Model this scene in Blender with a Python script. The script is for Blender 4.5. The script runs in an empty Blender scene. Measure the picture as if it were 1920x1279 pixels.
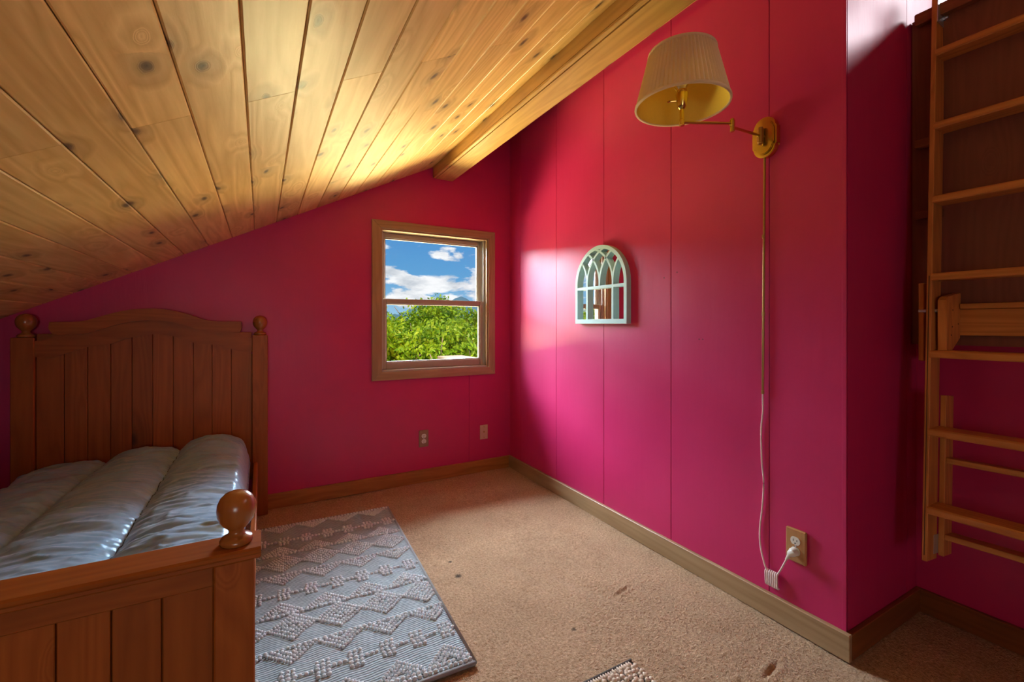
import bpy, bmesh, math, random
import numpy as np
from mathutils import Vector, Matrix, noise as mnoise

random.seed(7)
rng = np.random.default_rng(7)
SC = bpy.context.scene
COL = SC.collection

# ------------------------------------------------------------------ camera, world, lights, exposure
cam_data = bpy.data.cameras.new('camera')
cam = bpy.data.objects.new('camera', cam_data)
COL.objects.link(cam)
cam.location = (0, 0, 1.15)
cam.rotation_euler = (math.radians(90), 0, math.radians(-29.25))
cam_data.sensor_width = 36.0
cam_data.lens = 36.0 * 840.0 / 1920.0
cam_data.shift_y = -32.0 / 1920.0
cam_data.clip_start = 0.02
cam_data.clip_end = 2000
SC.camera = cam
SC.view_settings.view_transform = 'Standard'
SC.view_settings.look = 'None'
SC.view_settings.exposure = 0.4
SC.view_settings.gamma = 1.0
SC.view_settings.use_curve_mapping = False


def nd(nt, typ, **kw):
    n = nt.nodes.new(typ)
    for k, v in kw.items():
        if hasattr(n, k):
            setattr(n, k, v)
    return n


def setin(n, **kw):
    for k, v in kw.items():
        n.inputs[k.replace('_', ' ')].default_value = v


def ramp(nt, stops, interp='LINEAR'):
    r = nt.nodes.new('ShaderNodeValToRGB')
    r.color_ramp.interpolation = interp
    el = r.color_ramp.elements
    while len(el) < len(stops):
        el.new(0.5)
    for e, (p, c) in zip(el, stops):
        e.position = p
        e.color = (*c, 1) if len(c) == 3 else c
    return r


def mix(nt, a, b, fac, blend='MIX'):
    m = nt.nodes.new('ShaderNodeMix')
    m.data_type = 'RGBA'
    m.blend_type = blend
    for sock, v in ((m.inputs[0], fac), (m.inputs[6], a), (m.inputs[7], b)):
        if isinstance(v, bpy.types.NodeSocket):
            nt.links.new(v, sock)
        elif isinstance(v, (int, float)):
            sock.default_value = v
        else:
            sock.default_value = (*v, 1)
    return m.outputs[2]


def math_n(nt, op, a, b=None, c=None, clamp=False):
    m = nt.nodes.new('ShaderNodeMath')
    m.operation = op
    m.use_clamp = clamp
    for i, v in enumerate((a, b, c)):
        if v is None:
            continue
        if isinstance(v, bpy.types.NodeSocket):
            nt.links.new(v, m.inputs[i])
        else:
            m.inputs[i].default_value = v
    return m.outputs[0]


# sky: blue with flattened white clouds, the same all the way round
world = bpy.data.worlds.new('sky')
SC.world = world
world.use_nodes = True
wt = world.node_tree
wt.nodes.clear()
w_out = nd(wt, 'ShaderNodeOutputWorld')
w_bg = nd(wt, 'ShaderNodeBackground')
w_tc = nd(wt, 'ShaderNodeTexCoord')
w_map = nd(wt, 'ShaderNodeMapping')
w_map.inputs['Location'].default_value = (3.1, 0.4, 0.15)
w_map.inputs['Scale'].default_value = (1.0, 1.0, 2.6)
wt.links.new(w_tc.outputs['Generated'], w_map.inputs['Vector'])
w_n = nd(wt, 'ShaderNodeTexNoise')
setin(w_n, Scale=11.0, Detail=9.0, Roughness=0.55, Distortion=0.25)
wt.links.new(w_map.outputs['Vector'], w_n.inputs['Vector'])
w_n2 = nd(wt, 'ShaderNodeTexNoise')
setin(w_n2, Scale=16.0, Detail=6.0, Roughness=0.6)
wt.links.new(w_map.outputs['Vector'], w_n2.inputs['Vector'])
w_sep = nd(wt, 'ShaderNodeSeparateXYZ')
wt.links.new(w_tc.outputs['Generated'], w_sep.inputs[0])
w_h = ramp(wt, [(0.0, (0.15, 0.15, 0.15)), (0.085, (0.13, 0.13, 0.13)), (0.15, (0.0, 0.0, 0.0)), (1.0, (0, 0, 0))])
wt.links.new(w_sep.outputs['Z'], w_h.inputs[0])
w_m = math_n(wt, 'ADD', w_n.outputs[0], w_h.outputs[0])
w_mask = ramp(wt, [(0.56, (0, 0, 0)), (0.63, (1, 1, 1))])
wt.links.new(w_m, w_mask.inputs[0])
w_blue = ramp(wt, [(0.0, (0.36, 0.60, 0.78)), (0.10, (0.12, 0.36, 0.66)), (0.22, (0.07, 0.26, 0.60)), (1.0, (0.03, 0.14, 0.45))])
wt.links.new(w_sep.outputs['Z'], w_blue.inputs[0])
w_cl = ramp(wt, [(0.35, (0.55, 0.60, 0.66)), (0.6, (0.92, 0.94, 0.96))])
wt.links.new(w_n2.outputs[0], w_cl.inputs[0])
w_c = mix(wt, w_blue.outputs[0], w_cl.outputs[0], w_mask.outputs[0])
wt.links.new(w_c, w_bg.inputs['Color'])
w_bg.inputs['Strength'].default_value = 0.8
wt.links.new(w_bg.outputs[0], w_out.inputs[0])


def area(name, loc, target, sx, sy, power, col, spread=180):
    l = bpy.data.lights.new(name, 'AREA')
    l.shape = 'RECTANGLE'
    l.size, l.size_y = sx, sy
    l.energy = power
    l.color = col
    l.spread = math.radians(spread)
    o = bpy.data.objects.new(name, l)
    COL.objects.link(o)
    o.location = loc
    d = Vector(target) - Vector(loc)
    o.rotation_euler = d.to_track_quat('-Z', 'Y').to_euler()
    return o


sun_d = bpy.data.lights.new('sun', 'SUN')
sun_d.energy = 3.2
sun_d.angle = math.radians(0.6)
sun_d.color = (1.0, 0.95, 0.85)
sun = bpy.data.objects.new('sun', sun_d)
COL.objects.link(sun)
sun.rotation_euler = (Vector((0.45, 0.75, -0.75))).to_track_quat('-Z', 'Y').to_euler()

# daylight at the windows: open sky from above, sunlit foliage from below, the loft window; the rear lamp is added fill
area('sky_light', (0.8, 5.8, 3.4), (1.14, 3.2, 1.30), 9.0, 3.2, 4300, (0.72, 0.87, 1.0))
area('foliage_light', (0.8, 5.4, -0.2), (1.14, 3.2, 1.30), 9.0, 1.8, 1500, (1.0, 0.87, 0.42))
area('loft_light', (3.75, -0.35, 3.45), (2.3, 0.1, 2.55), 1.4, 0.6, 44, (1.0, 0.90, 0.94))
area('rear_fill', (-0.30, -1.95, 1.05), (0.3, 1.5, 1.0), 1.0, 0.7, 11, (1.0, 0.95, 0.92))

# ------------------------------------------------------------------ helpers
XW, YB, YR, XA = 1.755, 3.168, 0.783, 2.316      # right wall, back wall, return wall, alcove wall
CA, CB = 1.745, 0.507                            # ceiling underside z = CA + CB * x


def cz(x):
    return CA + CB * x


def link(o, parent=None):
    COL.objects.link(o)
    if parent is not None:
        o.parent = parent
    return o


def origin(o):
    v = Vector((0, 0, 0))
    while o is not None:
        v += o.location
        o = o.parent
    return v


def obj(name, bm, mat, parent=None, smooth=False, sharp=None):
    """link a bmesh given in world coordinates as one mesh object"""
    me = bpy.data.meshes.new(name)
    if parent is not None:
        off = origin(parent)
        bmesh.ops.translate(bm, verts=bm.verts, vec=-off)
    bmesh.ops.recalc_face_normals(bm, faces=bm.faces)
    bm.to_mesh(me)
    bm.free()
    if mat is not None:
        me.materials.append(mat)
    o = bpy.data.objects.new(name, me)
    link(o, parent)
    if smooth:
        for p in me.polygons:
            p.use_smooth = True
        if sharp:
            try:
                me.set_sharp_from_angle(angle=math.radians(sharp))
            except Exception:
                pass
    return o


def thing(name, label, cat, loc=(0, 0, 0), group=None, kind=None):
    o = bpy.data.objects.new(name, None)
    o.empty_display_size = 0.05
    o.location = loc
    COL.objects.link(o)
    if label:
        o['label'] = label
    if cat:
        o['category'] = cat
    if group:
        o['group'] = group
    if kind:
        o['kind'] = kind
    return o


def tag(o, label, cat=None, group=None, kind=None):
    o['label'] = label
    if cat:
        o['category'] = cat
    if group:
        o['group'] = group
    if kind:
        o['kind'] = kind
    return o


def struct(name, bm, mat, parent=None, smooth=False):
    o = obj(name, bm, mat, parent, smooth)
    if parent is None:
        o['kind'] = 'structure'
    return o


def box(bm, x0, x1, y0, y1, z0, z1, bevel=0.0, seg=1):
    vs = [bm.verts.new((x, y, z)) for x in (x0, x1) for y in (y0, y1) for z in (z0, z1)]
    f = [(0, 1, 3, 2), (4, 6, 7, 5), (0, 4, 5, 1), (2, 3, 7, 6), (0, 2, 6, 4), (1, 5, 7, 3)]
    fs = [bm.faces.new([vs[i] for i in q]) for q in f]
    if bevel:
        es = list({e for q in fs for e in q.edges})
        bmesh.ops.bevel(bm, geom=es, offset=bevel, segments=seg, affect='EDGES', profile=0.5)
    return bm


def nbox(*a, **k):
    return box(bmesh.new(), *a, **k)


def prism(bm, pts, axis, a0, a1, bevel=0.0):
    """extrude a 2D polygon; axis x: pts=(y,z), axis y: pts=(x,z), axis z: pts=(x,y)"""
    def P(p, a):
        return {'x': (a, p[0], p[1]), 'y': (p[0], a, p[1]), 'z': (p[0], p[1], a)}[axis]
    A = [bm.verts.new(P(p, a0)) for p in pts]
    B = [bm.verts.new(P(p, a1)) for p in pts]
    n = len(pts)
    fs = [bm.faces.new(A), bm.faces.new(B[::-1])]
    caps_e = list(fs[0].edges) + list(fs[1].edges)
    for i in range(n):
        fs.append(bm.faces.new([A[i], B[i], B[(i + 1) % n], A[(i + 1) % n]]))
    if bevel:
        bmesh.ops.bevel(bm, geom=caps_e, offset=bevel, segments=2, affect='EDGES')
    return bm


def strip2d(bm, path, w, axis, a0, a1):
    """a bar of width w following a 2D path, extruded along axis"""
    n = len(path)
    L, R_ = [], []
    for i, p in enumerate(path):
        q0 = Vector(path[max(0, i - 1)])
        q1 = Vector(path[min(n - 1, i + 1)])
        t = (q1 - q0).normalized()
        nn = Vector((-t.y, t.x)) * w * 0.5
        L.append(tuple(Vector(p) + nn))
        R_.append(tuple(Vector(p) - nn))
    for i in range(n - 1):
        pass
    def P(p, a):
        return {'x': (a, p[0], p[1]), 'y': (p[0], a, p[1]), 'z': (p[0], p[1], a)}[axis]
    v = [[bm.verts.new(P(p, a)) for p in S] for S in (L, R_) for a in (a0, a1)]
    l0, l1, r0, r1 = v
    for i in range(n - 1):
        bm.faces.new([l0[i], l0[i + 1], r0[i + 1], r0[i]])
        bm.faces.new([l1[i], r1[i], r1[i + 1], l1[i + 1]])
        bm.faces.new([l0[i], l1[i], l1[i + 1], l0[i + 1]])
        bm.faces.new([r0[i], r0[i + 1], r1[i + 1], r1[i]])
    bm.faces.new([l0[0], r0[0], r1[0], l1[0]])
    bm.faces.new([l0[-1], l1[-1], r1[-1], r0[-1]])
    return bm


def lathe(bm, prof, loc=(0, 0, 0), seg=32, closed=True, rot=None):
    rings = []
    for r, z in prof:
        ring = []
        for k in range(seg):
            a = 2 * math.pi * k / seg
            v = Vector((r * math.cos(a), r * math.sin(a), z))
            if rot is not None:
                v = rot @ v
            ring.append(bm.verts.new(v + Vector(loc)))
        rings.append(ring)
    for a, b in zip(rings, rings[1:]):
        for k in range(seg):
            bm.faces.new([a[k], a[(k + 1) % seg], b[(k + 1) % seg], b[k]])
    if closed:
        bm.faces.new(rings[0][::-1])
        bm.faces.new(rings[-1])
    return bm


def tube(bm, pts, r, seg=10):
    pts = [Vector(p) for p in pts]
    rings = []
    up = Vector((0, 0, 1))
    for i, p in enumerate(pts):
        t = (pts[min(i + 1, len(pts) - 1)] - pts[max(i - 1, 0)]).normalized()
        a = t.cross(up)
        if a.length < 1e-3:
            a = t.cross(Vector((1, 0, 0)))
        a.normalize()
        b = t.cross(a)
        rr = r[i] if isinstance(r, (list, tuple)) else r
        rings.append([bm.verts.new(p + a * rr * math.cos(2 * math.pi * k / seg) + b * rr * math.sin(2 * math.pi * k / seg)) for k in range(seg)])
    for A, B in zip(rings, rings[1:]):
        for k in range(seg):
            bm.faces.new([A[k], A[(k + 1) % seg], B[(k + 1) % seg], B[k]])
    bm.faces.new(rings[0][::-1])
    bm.faces.new(rings[-1])
    return bm


def smooth_path(pts, sub=8):
    """Catmull-Rom through points"""
    P = [Vector(p) for p in pts]
    P = [P[0] * 2 - P[1]] + P + [P[-1] * 2 - P[-2]]
    out = []
    for i in range(1, len(P) - 2):
        for s in range(sub):
            t = s / sub
            a, b, c, d = P[i - 1], P[i], P[i + 1], P[i + 2]
            out.append(0.5 * ((2 * b) + (c - a) * t + (2 * a - 5 * b + 4 * c - d) * t * t + (3 * b - a - 3 * c + d) * t ** 3))
    out.append(P[-2])
    return out


# ------------------------------------------------------------------ materials
def base_mat(name):
    m = bpy.data.materials.new(name)
    m.use_nodes = True
    nt = m.node_tree
    nt.nodes.clear()
    out = nd(nt, 'ShaderNodeOutputMaterial')
    b = nd(nt, 'ShaderNodeBsdfPrincipled')
    nt.links.new(b.outputs[0], out.inputs[0])
    return m, nt, b


def bump(nt, b, height, strength=0.3, dist=0.01):
    n = nd(nt, 'ShaderNodeBump')
    n.inputs['Strength'].default_value = strength
    n.inputs['Distance'].default_value = dist
    nt.links.new(height, n.inputs['Height'])
    nt.links.new(n.outputs[0], b.inputs['Normal'])
    return n


def coords(nt, scale=(1, 1, 1), per_object=True, which='Object'):
    tc = nd(nt, 'ShaderNodeTexCoord')
    v = tc.outputs[which]
    if per_object:
        oi = nd(nt, 'ShaderNodeObjectInfo')
        vm = nd(nt, 'ShaderNodeVectorMath', operation='MULTIPLY_ADD')
        nt.links.new(oi.outputs['Random'], vm.inputs[0])
        vm.inputs[1].default_value = (37.0, 53.0, 71.0)
        nt.links.new(v, vm.inputs[2])
        v = vm.outputs[0]
    mp = nd(nt, 'ShaderNodeMapping')
    mp.inputs['Scale'].default_value = scale
    nt.links.new(v, mp.inputs['Vector'])
    return mp.outputs['Vector']


def plain(name, col, rough=0.5, metal=0.0, spec=0.5, noise_amt=0.0, noise_scale=30.0):
    m, nt, b = base_mat(name)
    b.inputs['Base Color'].default_value = (*col, 1)
    b.inputs['Roughness'].default_value = rough
    b.inputs['Metallic'].default_value = metal
    b.inputs['Specular IOR Level'].default_value = spec
    n = nd(nt, 'ShaderNodeTexNoise')
    setin(n, Scale=noise_scale, Detail=4.0)
    nt.links.new(coords(nt, per_object=False), n.inputs['Vector'])
    c = mix(nt, tuple(x * (1 - noise_amt) for x in col), tuple(min(1, x * (1 + noise_amt)) for x in col), n.outputs[0])
    nt.links.new(c, b.inputs['Base Color'])
    return m


def wood(name, axis, light, dark, knot, rough=0.35, grain=1.0, knots=1.0, kscale=3.2, coat=0.0, spec=0.5, blotch=0.35, plane=None):
    """procedural board: long grain along axis, growth figure, knots"""
    m, nt, b = base_mat(name)
    st = {'x': (0.07, 1, 1), 'y': (1, 0.07, 1), 'z': (1, 1, 0.07)}[axis]
    kst = {'x': (0.5, 1, 1), 'y': (1, 0.5, 1), 'z': (1, 1, 0.5)}[axis]
    v = coords(nt, st)
    kv = coords(nt, kst)
    # knots
    vo = nd(nt, 'ShaderNodeTexVoronoi')
    setin(vo, Scale=kscale, Randomness=1.0)
    if plane:
        vo.voronoi_dimensions = '2D'
        wn = nd(nt, 'ShaderNodeTexNoise'); setin(wn, Scale=14.0, Detail=3.0)
        nt.links.new(kv, wn.inputs['Vector'])
        wa = nd(nt, 'ShaderNodeVectorMath', operation='MULTIPLY_ADD')
        nt.links.new(wn.outputs['Color'], wa.inputs[0])
        wa.inputs[1].default_value = (0.03, 0.03, 0.03)
        nt.links.new(kv, wa.inputs[2])
        sx = nd(nt, 'ShaderNodeSeparateXYZ'); nt.links.new(wa.outputs[0], sx.inputs[0])
        cx = nd(nt, 'ShaderNodeCombineXYZ')
        for i_, ch_ in enumerate(plane):
            nt.links.new(sx.outputs[ch_.upper()], cx.inputs[i_])
        nt.links.new(cx.outputs[0], vo.inputs['Vector'])
    else:
        nt.links.new(kv, vo.inputs['Vector'])
    sepc = nd(nt, 'ShaderNodeSeparateColor')
    nt.links.new(vo.outputs['Color'], sepc.inputs[0])
    has = math_n(nt, 'GREATER_THAN', sepc.outputs[0], 1.0 - 0.62 * knots)
    kn = ramp(nt, [(0.0, (1, 1, 1)), (0.045, (0.85, 0.85, 0.85)), (0.09, (0.30, 0.30, 0.30)), (0.30, (0, 0, 0))])
    nt.links.new(vo.outputs['Distance'], kn.inputs[0])
    kmask = math_n(nt, 'MULTIPLY', kn.outputs[0], has)
    # growth figure: distorted bands
    n1 = nd(nt, 'ShaderNodeTexNoise')
    setin(n1, Scale=5.0, Detail=3.0, Roughness=0.5, Distortion=0.4)
    nt.links.new(v, n1.inputs['Vector'])
    warp = math_n(nt, 'MULTIPLY_ADD', kn.outputs[0], 0.25, n1.outputs[0])
    bands = math_n(nt, 'MULTIPLY', warp, 16.0)
    tri = math_n(nt, 'PINGPONG', bands, 0.5)
    n2 = nd(nt, 'ShaderNodeTexNoise')
    setin(n2, Scale=70.0, Detail=4.0, Roughness=0.6)
    nt.links.new(v, n2.inputs['Vector'])
    g = math_n(nt, 'MULTIPLY_ADD', tri, 0.9 * grain, math_n(nt, 'MULTIPLY', n2.outputs[0], 0.55))
    gr = ramp(nt, [(0.15, dark), (0.75, light)])
    nt.links.new(g, gr.inputs[0])
    # per board tone and blotches
    oi = nd(nt, 'ShaderNodeObjectInfo')
    n3 = nd(nt, 'ShaderNodeTexNoise')
    setin(n3, Scale=3.0, Detail=2.0)
    nt.links.new(kv, n3.inputs['Vector'])
    tone = math_n(nt, 'ADD', math_n(nt, 'MULTIPLY', oi.outputs['Random'], 0.22), math_n(nt, 'MULTIPLY_ADD', n3.outputs[0], blotch, 0.72))
    cb = nd(nt, 'ShaderNodeCombineColor')
    for i in range(3):
        nt.links.new(tone, cb.inputs[i])
    c = mix(nt, gr.outputs[0], cb.outputs[0], 1.0, 'MULTIPLY')
    c = mix(nt, c, knot, kmask)
    nt.links.new(c, b.inputs['Base Color'])
    b.inputs['Roughness'].default_value = rough
    b.inputs['Specular IOR Level'].default_value = spec
    b.inputs['Coat Weight'].default_value = coat
    b.inputs['Coat Roughness'].default_value = 0.25
    bump(nt, b, math_n(nt, 'SUBTRACT', g, math_n(nt, 'MULTIPLY', kmask, 0.8)), 0.12, 0.004)
    return m


def paint(name, col, rough=0.42):
    m, nt, b = base_mat(name)
    v = coords(nt, (1, 1, 0.12), per_object=False)
    n = nd(nt, 'ShaderNodeTexNoise')
    setin(n, Scale=24.0, Detail=5.0, Roughness=0.6)
    nt.links.new(v, n.inputs['Vector'])
    v2 = coords(nt, (1, 1, 1), per_object=False)
    n2 = nd(nt, 'ShaderNodeTexNoise')
    setin(n2, Scale=3.0, Detail=4.0, Roughness=0.6)
    nt.links.new(v2, n2.inputs['Vector'])
    c = mix(nt, tuple(x * 0.86 for x in col), tuple(min(1, x * 1.12) for x in col), n2.outputs[0])
    nt.links.new(c, b.inputs['Base Color'])
    r = math_n(nt, 'MULTIPLY_ADD', n2.outputs[0], 0.18, rough - 0.09)
    nt.links.new(r, b.inputs['Roughness'])
    b.inputs['Specular IOR Level'].default_value = 0.5
    n4 = nd(nt, 'ShaderNodeTexNoise'); setin(n4, Scale=2.6, Detail=1.0)
    nt.links.new(coords(nt, (1, 1, 0.5), per_object=False), n4.inputs['Vector'])
    h = math_n(nt, 'MULTIPLY_ADD', n4.outputs[0], 5.0, math_n(nt, 'ADD', n.outputs[0], n2.outputs[0]))
    bump(nt, b, h, 0.3, 0.004)
    return m


M_WALL = paint('crimson_paint', (0.55, 0.018, 0.122))
M_CEIL = wood('knotty_pine', 'y', (0.80, 0.53, 0.195), (0.60, 0.345, 0.095), (0.06, 0.025, 0.012), rough=0.48, coat=0.08, kscale=6.0, plane='xy', grain=0.85, blotch=0.6)
M_BEAM = wood('beam_pine', 'y', (0.58, 0.36, 0.10), (0.44, 0.25, 0.06), (0.07, 0.03, 0.014), rough=0.36, knots=0.5)
M_TRIMX = wood('trim_wood_x', 'x', (0.44, 0.18, 0.04), (0.30, 0.11, 0.02), (0.05, 0.02, 0.01), rough=0.4, knots=0.6)
M_TRIMY = wood('trim_wood_y', 'y', (0.35, 0.235, 0.125), (0.26, 0.16, 0.075), (0.05, 0.02, 0.01), rough=0.4, knots=0.6)
M_STAINX = wood('stained_trim_x', 'x', (0.27, 0.09, 0.022), (0.18, 0.055, 0.012), (0.05, 0.02, 0.01), rough=0.4, knots=0.3)
M_STAINY = wood('stained_trim_y', 'y', (0.27, 0.09, 0.022), (0.18, 0.055, 0.012), (0.05, 0.02, 0.01), rough=0.4, knots=0.3)
M_CASEX = wood('casing_wood_x', 'x', (0.42, 0.265, 0.135), (0.32, 0.19, 0.09), (0.08, 0.04, 0.02), rough=0.35, knots=0.1)
M_CASEZ = wood('casing_wood_z', 'z', (0.42, 0.265, 0.135), (0.32, 0.19, 0.09), (0.08, 0.04, 0.02), rough=0.35, knots=0.1)
BL, BD, BK = (0.40, 0.112, 0.014), (0.27, 0.066, 0.007), (0.05, 0.014, 0.006)
M_BEDX = wood('bed_wood_x', 'x', BL, BD, BK, rough=0.45, knots=0.4, grain=0.7, spec=0.3)
M_BEDY = wood('bed_wood_y', 'y', BL, BD, BK, rough=0.45, knots=0.4, grain=0.7, spec=0.3)
M_BEDZ = wood('bed_wood_z', 'z', BL, BD, BK, rough=0.45, knots=0.5, grain=0.7, plane='xz', spec=0.3)
M_BALL = wood('turned_wood', 'z', (0.42, 0.15, 0.03), (0.33, 0.105, 0.018), BK, rough=0.22, knots=0.0, grain=0.5, coat=0.4)
LL, LD, LK = (0.70, 0.30, 0.07), (0.50, 0.185, 0.036), (0.05, 0.015, 0.006)
M_LADZ = wood('ladder_wood_z', 'z', LL, LD, LK, rough=0.42, knots=0.15)
M_LADY = wood('ladder_wood_y', 'y', LL, LD, LK, rough=0.42, knots=0.15)
M_PLY = wood('stained_plywood', 'z', (0.27, 0.09, 0.05), (0.19, 0.06, 0.034), (0.03, 0.012, 0.008), rough=0.5, knots=0.25, grain=0.5)
M_DARKGAP = plain('joint_shadow_board', (0.10, 0.05, 0.02), 0.8)
M_BRASS = plain('brass', (0.72, 0.56, 0.15), 0.22, 1.0, noise_amt=0.08)
M_BRASSD = plain('aged_brass', (0.42, 0.27, 0.09), 0.35, 1.0, noise_amt=0.1)
M_STEEL = plain('zinc_plate', (0.62, 0.70, 0.78), 0.35, 0.8, noise_amt=0.08)
M_WHITE = plain('ivory_plastic', (0.72, 0.70, 0.62), 0.35, noise_amt=0.03)
M_CORD = plain('cord_plastic', (0.80, 0.62, 0.60), 0.4, noise_amt=0.03)
M_PLATEW = plain('cream_plate', (0.62, 0.45, 0.32), 0.4, noise_amt=0.04)
M_SLOT = plain('socket_slot', (0.02, 0.02, 0.02), 0.6)
M_TEAL = plain('seafoam_frame', (0.43, 0.67, 0.70), 0.45, noise_amt=0.06)
M_SASH = plain('sash_taupe', (0.36, 0.30, 0.22), 0.4, noise_amt=0.06)
M_SASHW = plain('sash_track_white', (0.42, 0.38, 0.33), 0.4, noise_amt=0.03)
M_BACK = plain('dark_core', (0.03, 0.006, 0.01), 0.9)
M_EXT = plain('outside_siding', (0.35, 0.33, 0.30), 0.8)

# mirror
M_MIRROR = plain('mirror_glass', (0.92, 0.94, 0.94), 0.015, 1.0)

# window glass: clear sheet with a faint reflection
M_GLASS, nt, b = base_mat('window_glass')
nt.nodes.remove(b)
g_out = [n for n in nt.nodes if n.type == 'OUTPUT_MATERIAL'][0]
g_t = nd(nt, 'ShaderNodeBsdfTransparent')
g_g = nd(nt, 'ShaderNodeBsdfGlossy')
g_g.inputs['Roughness'].default_value = 0.02
g_f = nd(nt, 'ShaderNodeFresnel')
g_f.inputs['IOR'].default_value = 1.2
g_m = nd(nt, 'ShaderNodeMixShader')
nt.links.new(g_f.outputs[0], g_m.inputs[0])
nt.links.new(g_t.outputs[0], g_m.inputs[1])
nt.links.new(g_g.outputs[0], g_m.inputs[2])
nt.links.new(g_m.outputs[0], g_out.inputs[0])

# carpet
M_CARPET, nt, b = base_mat('carpet_pile')
v = coords(nt, per_object=False)
c1 = nd(nt, 'ShaderNodeTexNoise'); setin(c1, Scale=105.0, Detail=3.0, Roughness=0.7); nt.links.new(v, c1.inputs['Vector'])
c2 = nd(nt, 'ShaderNodeTexNoise'); setin(c2, Scale=3.5, Detail=4.0, Roughness=0.6); nt.links.new(v, c2.inputs['Vector'])
cr = ramp(nt, [(0.25, (0.32, 0.185, 0.09)), (0.75, (0.78, 0.54, 0.33))])
nt.links.new(c1.outputs[0], cr.inputs[0])
cr2 = ramp(nt, [(0.3, (0.78, 0.76, 0.74)), (0.7, (1, 1, 1))])
nt.links.new(c2.outputs[0], cr2.inputs[0])
cc = mix(nt, cr.outputs[0], cr2.outputs[0], 1.0, 'MULTIPLY')
for (sx, sy, rad) in ((0.785, 1.905, 0.017), (0.80, 2.04, 0.012), (1.03, 1.36, 0.012)):     # small burn marks in the pile
    dn = nd(nt, 'ShaderNodeVectorMath', operation='DISTANCE')
    nt.links.new(v, dn.inputs[0])
    dn.inputs[1].default_value = (sx, sy, 0.0)
    dd = math_n(nt, 'MULTIPLY_ADD', c1.outputs[0], 0.012, dn.outputs['Value'])
    st = ramp(nt, [(rad * 0.8, (1, 1, 1)), (rad * 1.6, (0, 0, 0))])
    nt.links.new(dd, st.inputs[0])
    cc = mix(nt, cc, (0.07, 0.045, 0.025), st.outputs[0])
nt.links.new(cc, b.inputs['Base Color'])
b.inputs['Roughness'].default_value = 0.95
b.inputs['Specular IOR Level'].default_value = 0.1
b.inputs['Sheen Weight'].default_value = 0.15
bump(nt, b, c1.outputs[0], 1.0, 0.014)

# rug weave: ribs across, and the knots
M_RUG, nt, b = base_mat('rug_weave')
v = coords(nt, (0.35, 1, 1), per_object=False)
rn = nd(nt, 'ShaderNodeTexNoise'); setin(rn, Scale=130.0, Detail=3.0, Roughness=0.7); nt.links.new(v, rn.inputs['Vector'])
wv = nd(nt, 'ShaderNodeTexWave', bands_direction='Y'); setin(wv, Scale=31.0, Distortion=1.2, Detail=1.0, Detail_Scale=3.0); nt.links.new(v, wv.inputs['Vector'])
rr = ramp(nt, [(0.15, (0.10, 0.13, 0.15)), (0.75, (0.46, 0.53, 0.56))])
hh = math_n(nt, 'MULTIPLY_ADD', wv.outputs['Fac'], 0.5, math_n(nt, 'MULTIPLY', rn.outputs[0], 0.55))
nt.links.new(hh, rr.inputs[0])
nt.links.new(rr.outputs[0], b.inputs['Base Color'])
b.inputs['Roughness'].default_value = 0.9
b.inputs['Specular IOR Level'].default_value = 0.15
bump(nt, b, hh, 0.8, 0.004)
M_KNOT = plain('rug_knot_wool', (0.72, 0.77, 0.79), 0.9, spec=0.1, noise_amt=0.12, noise_scale=160)
M_RUGEDGE = plain('rug_binding', (0.30, 0.31, 0.31), 0.85, spec=0.15, noise_amt=0.15, noise_scale=120)
M_SHAG = plain('shag_cream', (0.70, 0.58, 0.47), 0.9, spec=0.1, noise_amt=0.15, noise_scale=120)
M_SHAGE = plain('shag_backing', (0.12, 0.11, 0.10), 0.9, spec=0.1, noise_amt=0.2, noise_scale=120)

# satin comforter
M_SATIN, nt, b = base_mat('satin')
v = coords(nt, per_object=False)
sn = nd(nt, 'ShaderNodeTexNoise'); setin(sn, Scale=9.0, Detail=4.0, Roughness=0.55); nt.links.new(v, sn.inputs['Vector'])
sr = ramp(nt, [(0.3, (0.26, 0.45, 0.62)), (0.7, (0.36, 0.58, 0.77))])
nt.links.new(sn.outputs[0], sr.inputs[0])
nt.links.new(sr.outputs[0], b.inputs['Base Color'])
b.inputs['Roughness'].default_value = 0.30
b.inputs['Metallic'].default_value = 0.12
b.inputs['Anisotropic'].default_value = 0.3
b.inputs['Sheen Weight'].default_value = 0.2
sf = nd(nt, 'ShaderNodeTexNoise'); setin(sf, Scale=60.0, Detail=3.0); nt.links.new(coords(nt, (0.25, 1, 1), per_object=False), sf.inputs['Vector'])
bump(nt, b, sf.outputs[0], 0.12, 0.004)
M_MATTRESS = plain('mattress_ticking', (0.10, 0.10, 0.11), 0.9, noise_amt=0.1)

# lamp shade cloth
def shade_mat(name, col, tr):
    m, nt, b = base_mat(name)
    b.inputs['Base Color'].default_value = (*col, 1)
    b.inputs['Roughness'].default_value = 0.85
    b.inputs['Specular IOR Level'].default_value = 0.15
    out = [n for n in nt.nodes if n.type == 'OUTPUT_MATERIAL'][0]
    n = nd(nt, 'ShaderNodeTexNoise'); setin(n, Scale=120.0, Detail=2.0); nt.links.new(coords(nt, per_object=False), n.inputs['Vector'])
    c = mix(nt, tuple(x * 0.93 for x in col), col, n.outputs[0])
    nt.links.new(c, b.inputs['Base Color'])
    t = nd(nt, 'ShaderNodeBsdfTranslucent')
    nt.links.new(c, t.inputs['Color'])
    mx = nd(nt, 'ShaderNodeMixShader')
    mx.inputs[0].default_value = tr
    nt.links.new(b.outputs[0], mx.inputs[1])
    nt.links.new(t.outputs[0], mx.inputs[2])
    nt.links.new(mx.outputs[0], out.inputs[0])
    return m

M_SHADE = shade_mat('shade_cloth', (0.92, 0.78, 0.56), 0.4)
M_LINING = shade_mat('shade_lining', (0.88, 0.66, 0.10), 0.2)
M_BULB = plain('frosted_bulb', (0.85, 0.85, 0.82), 0.25)

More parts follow.
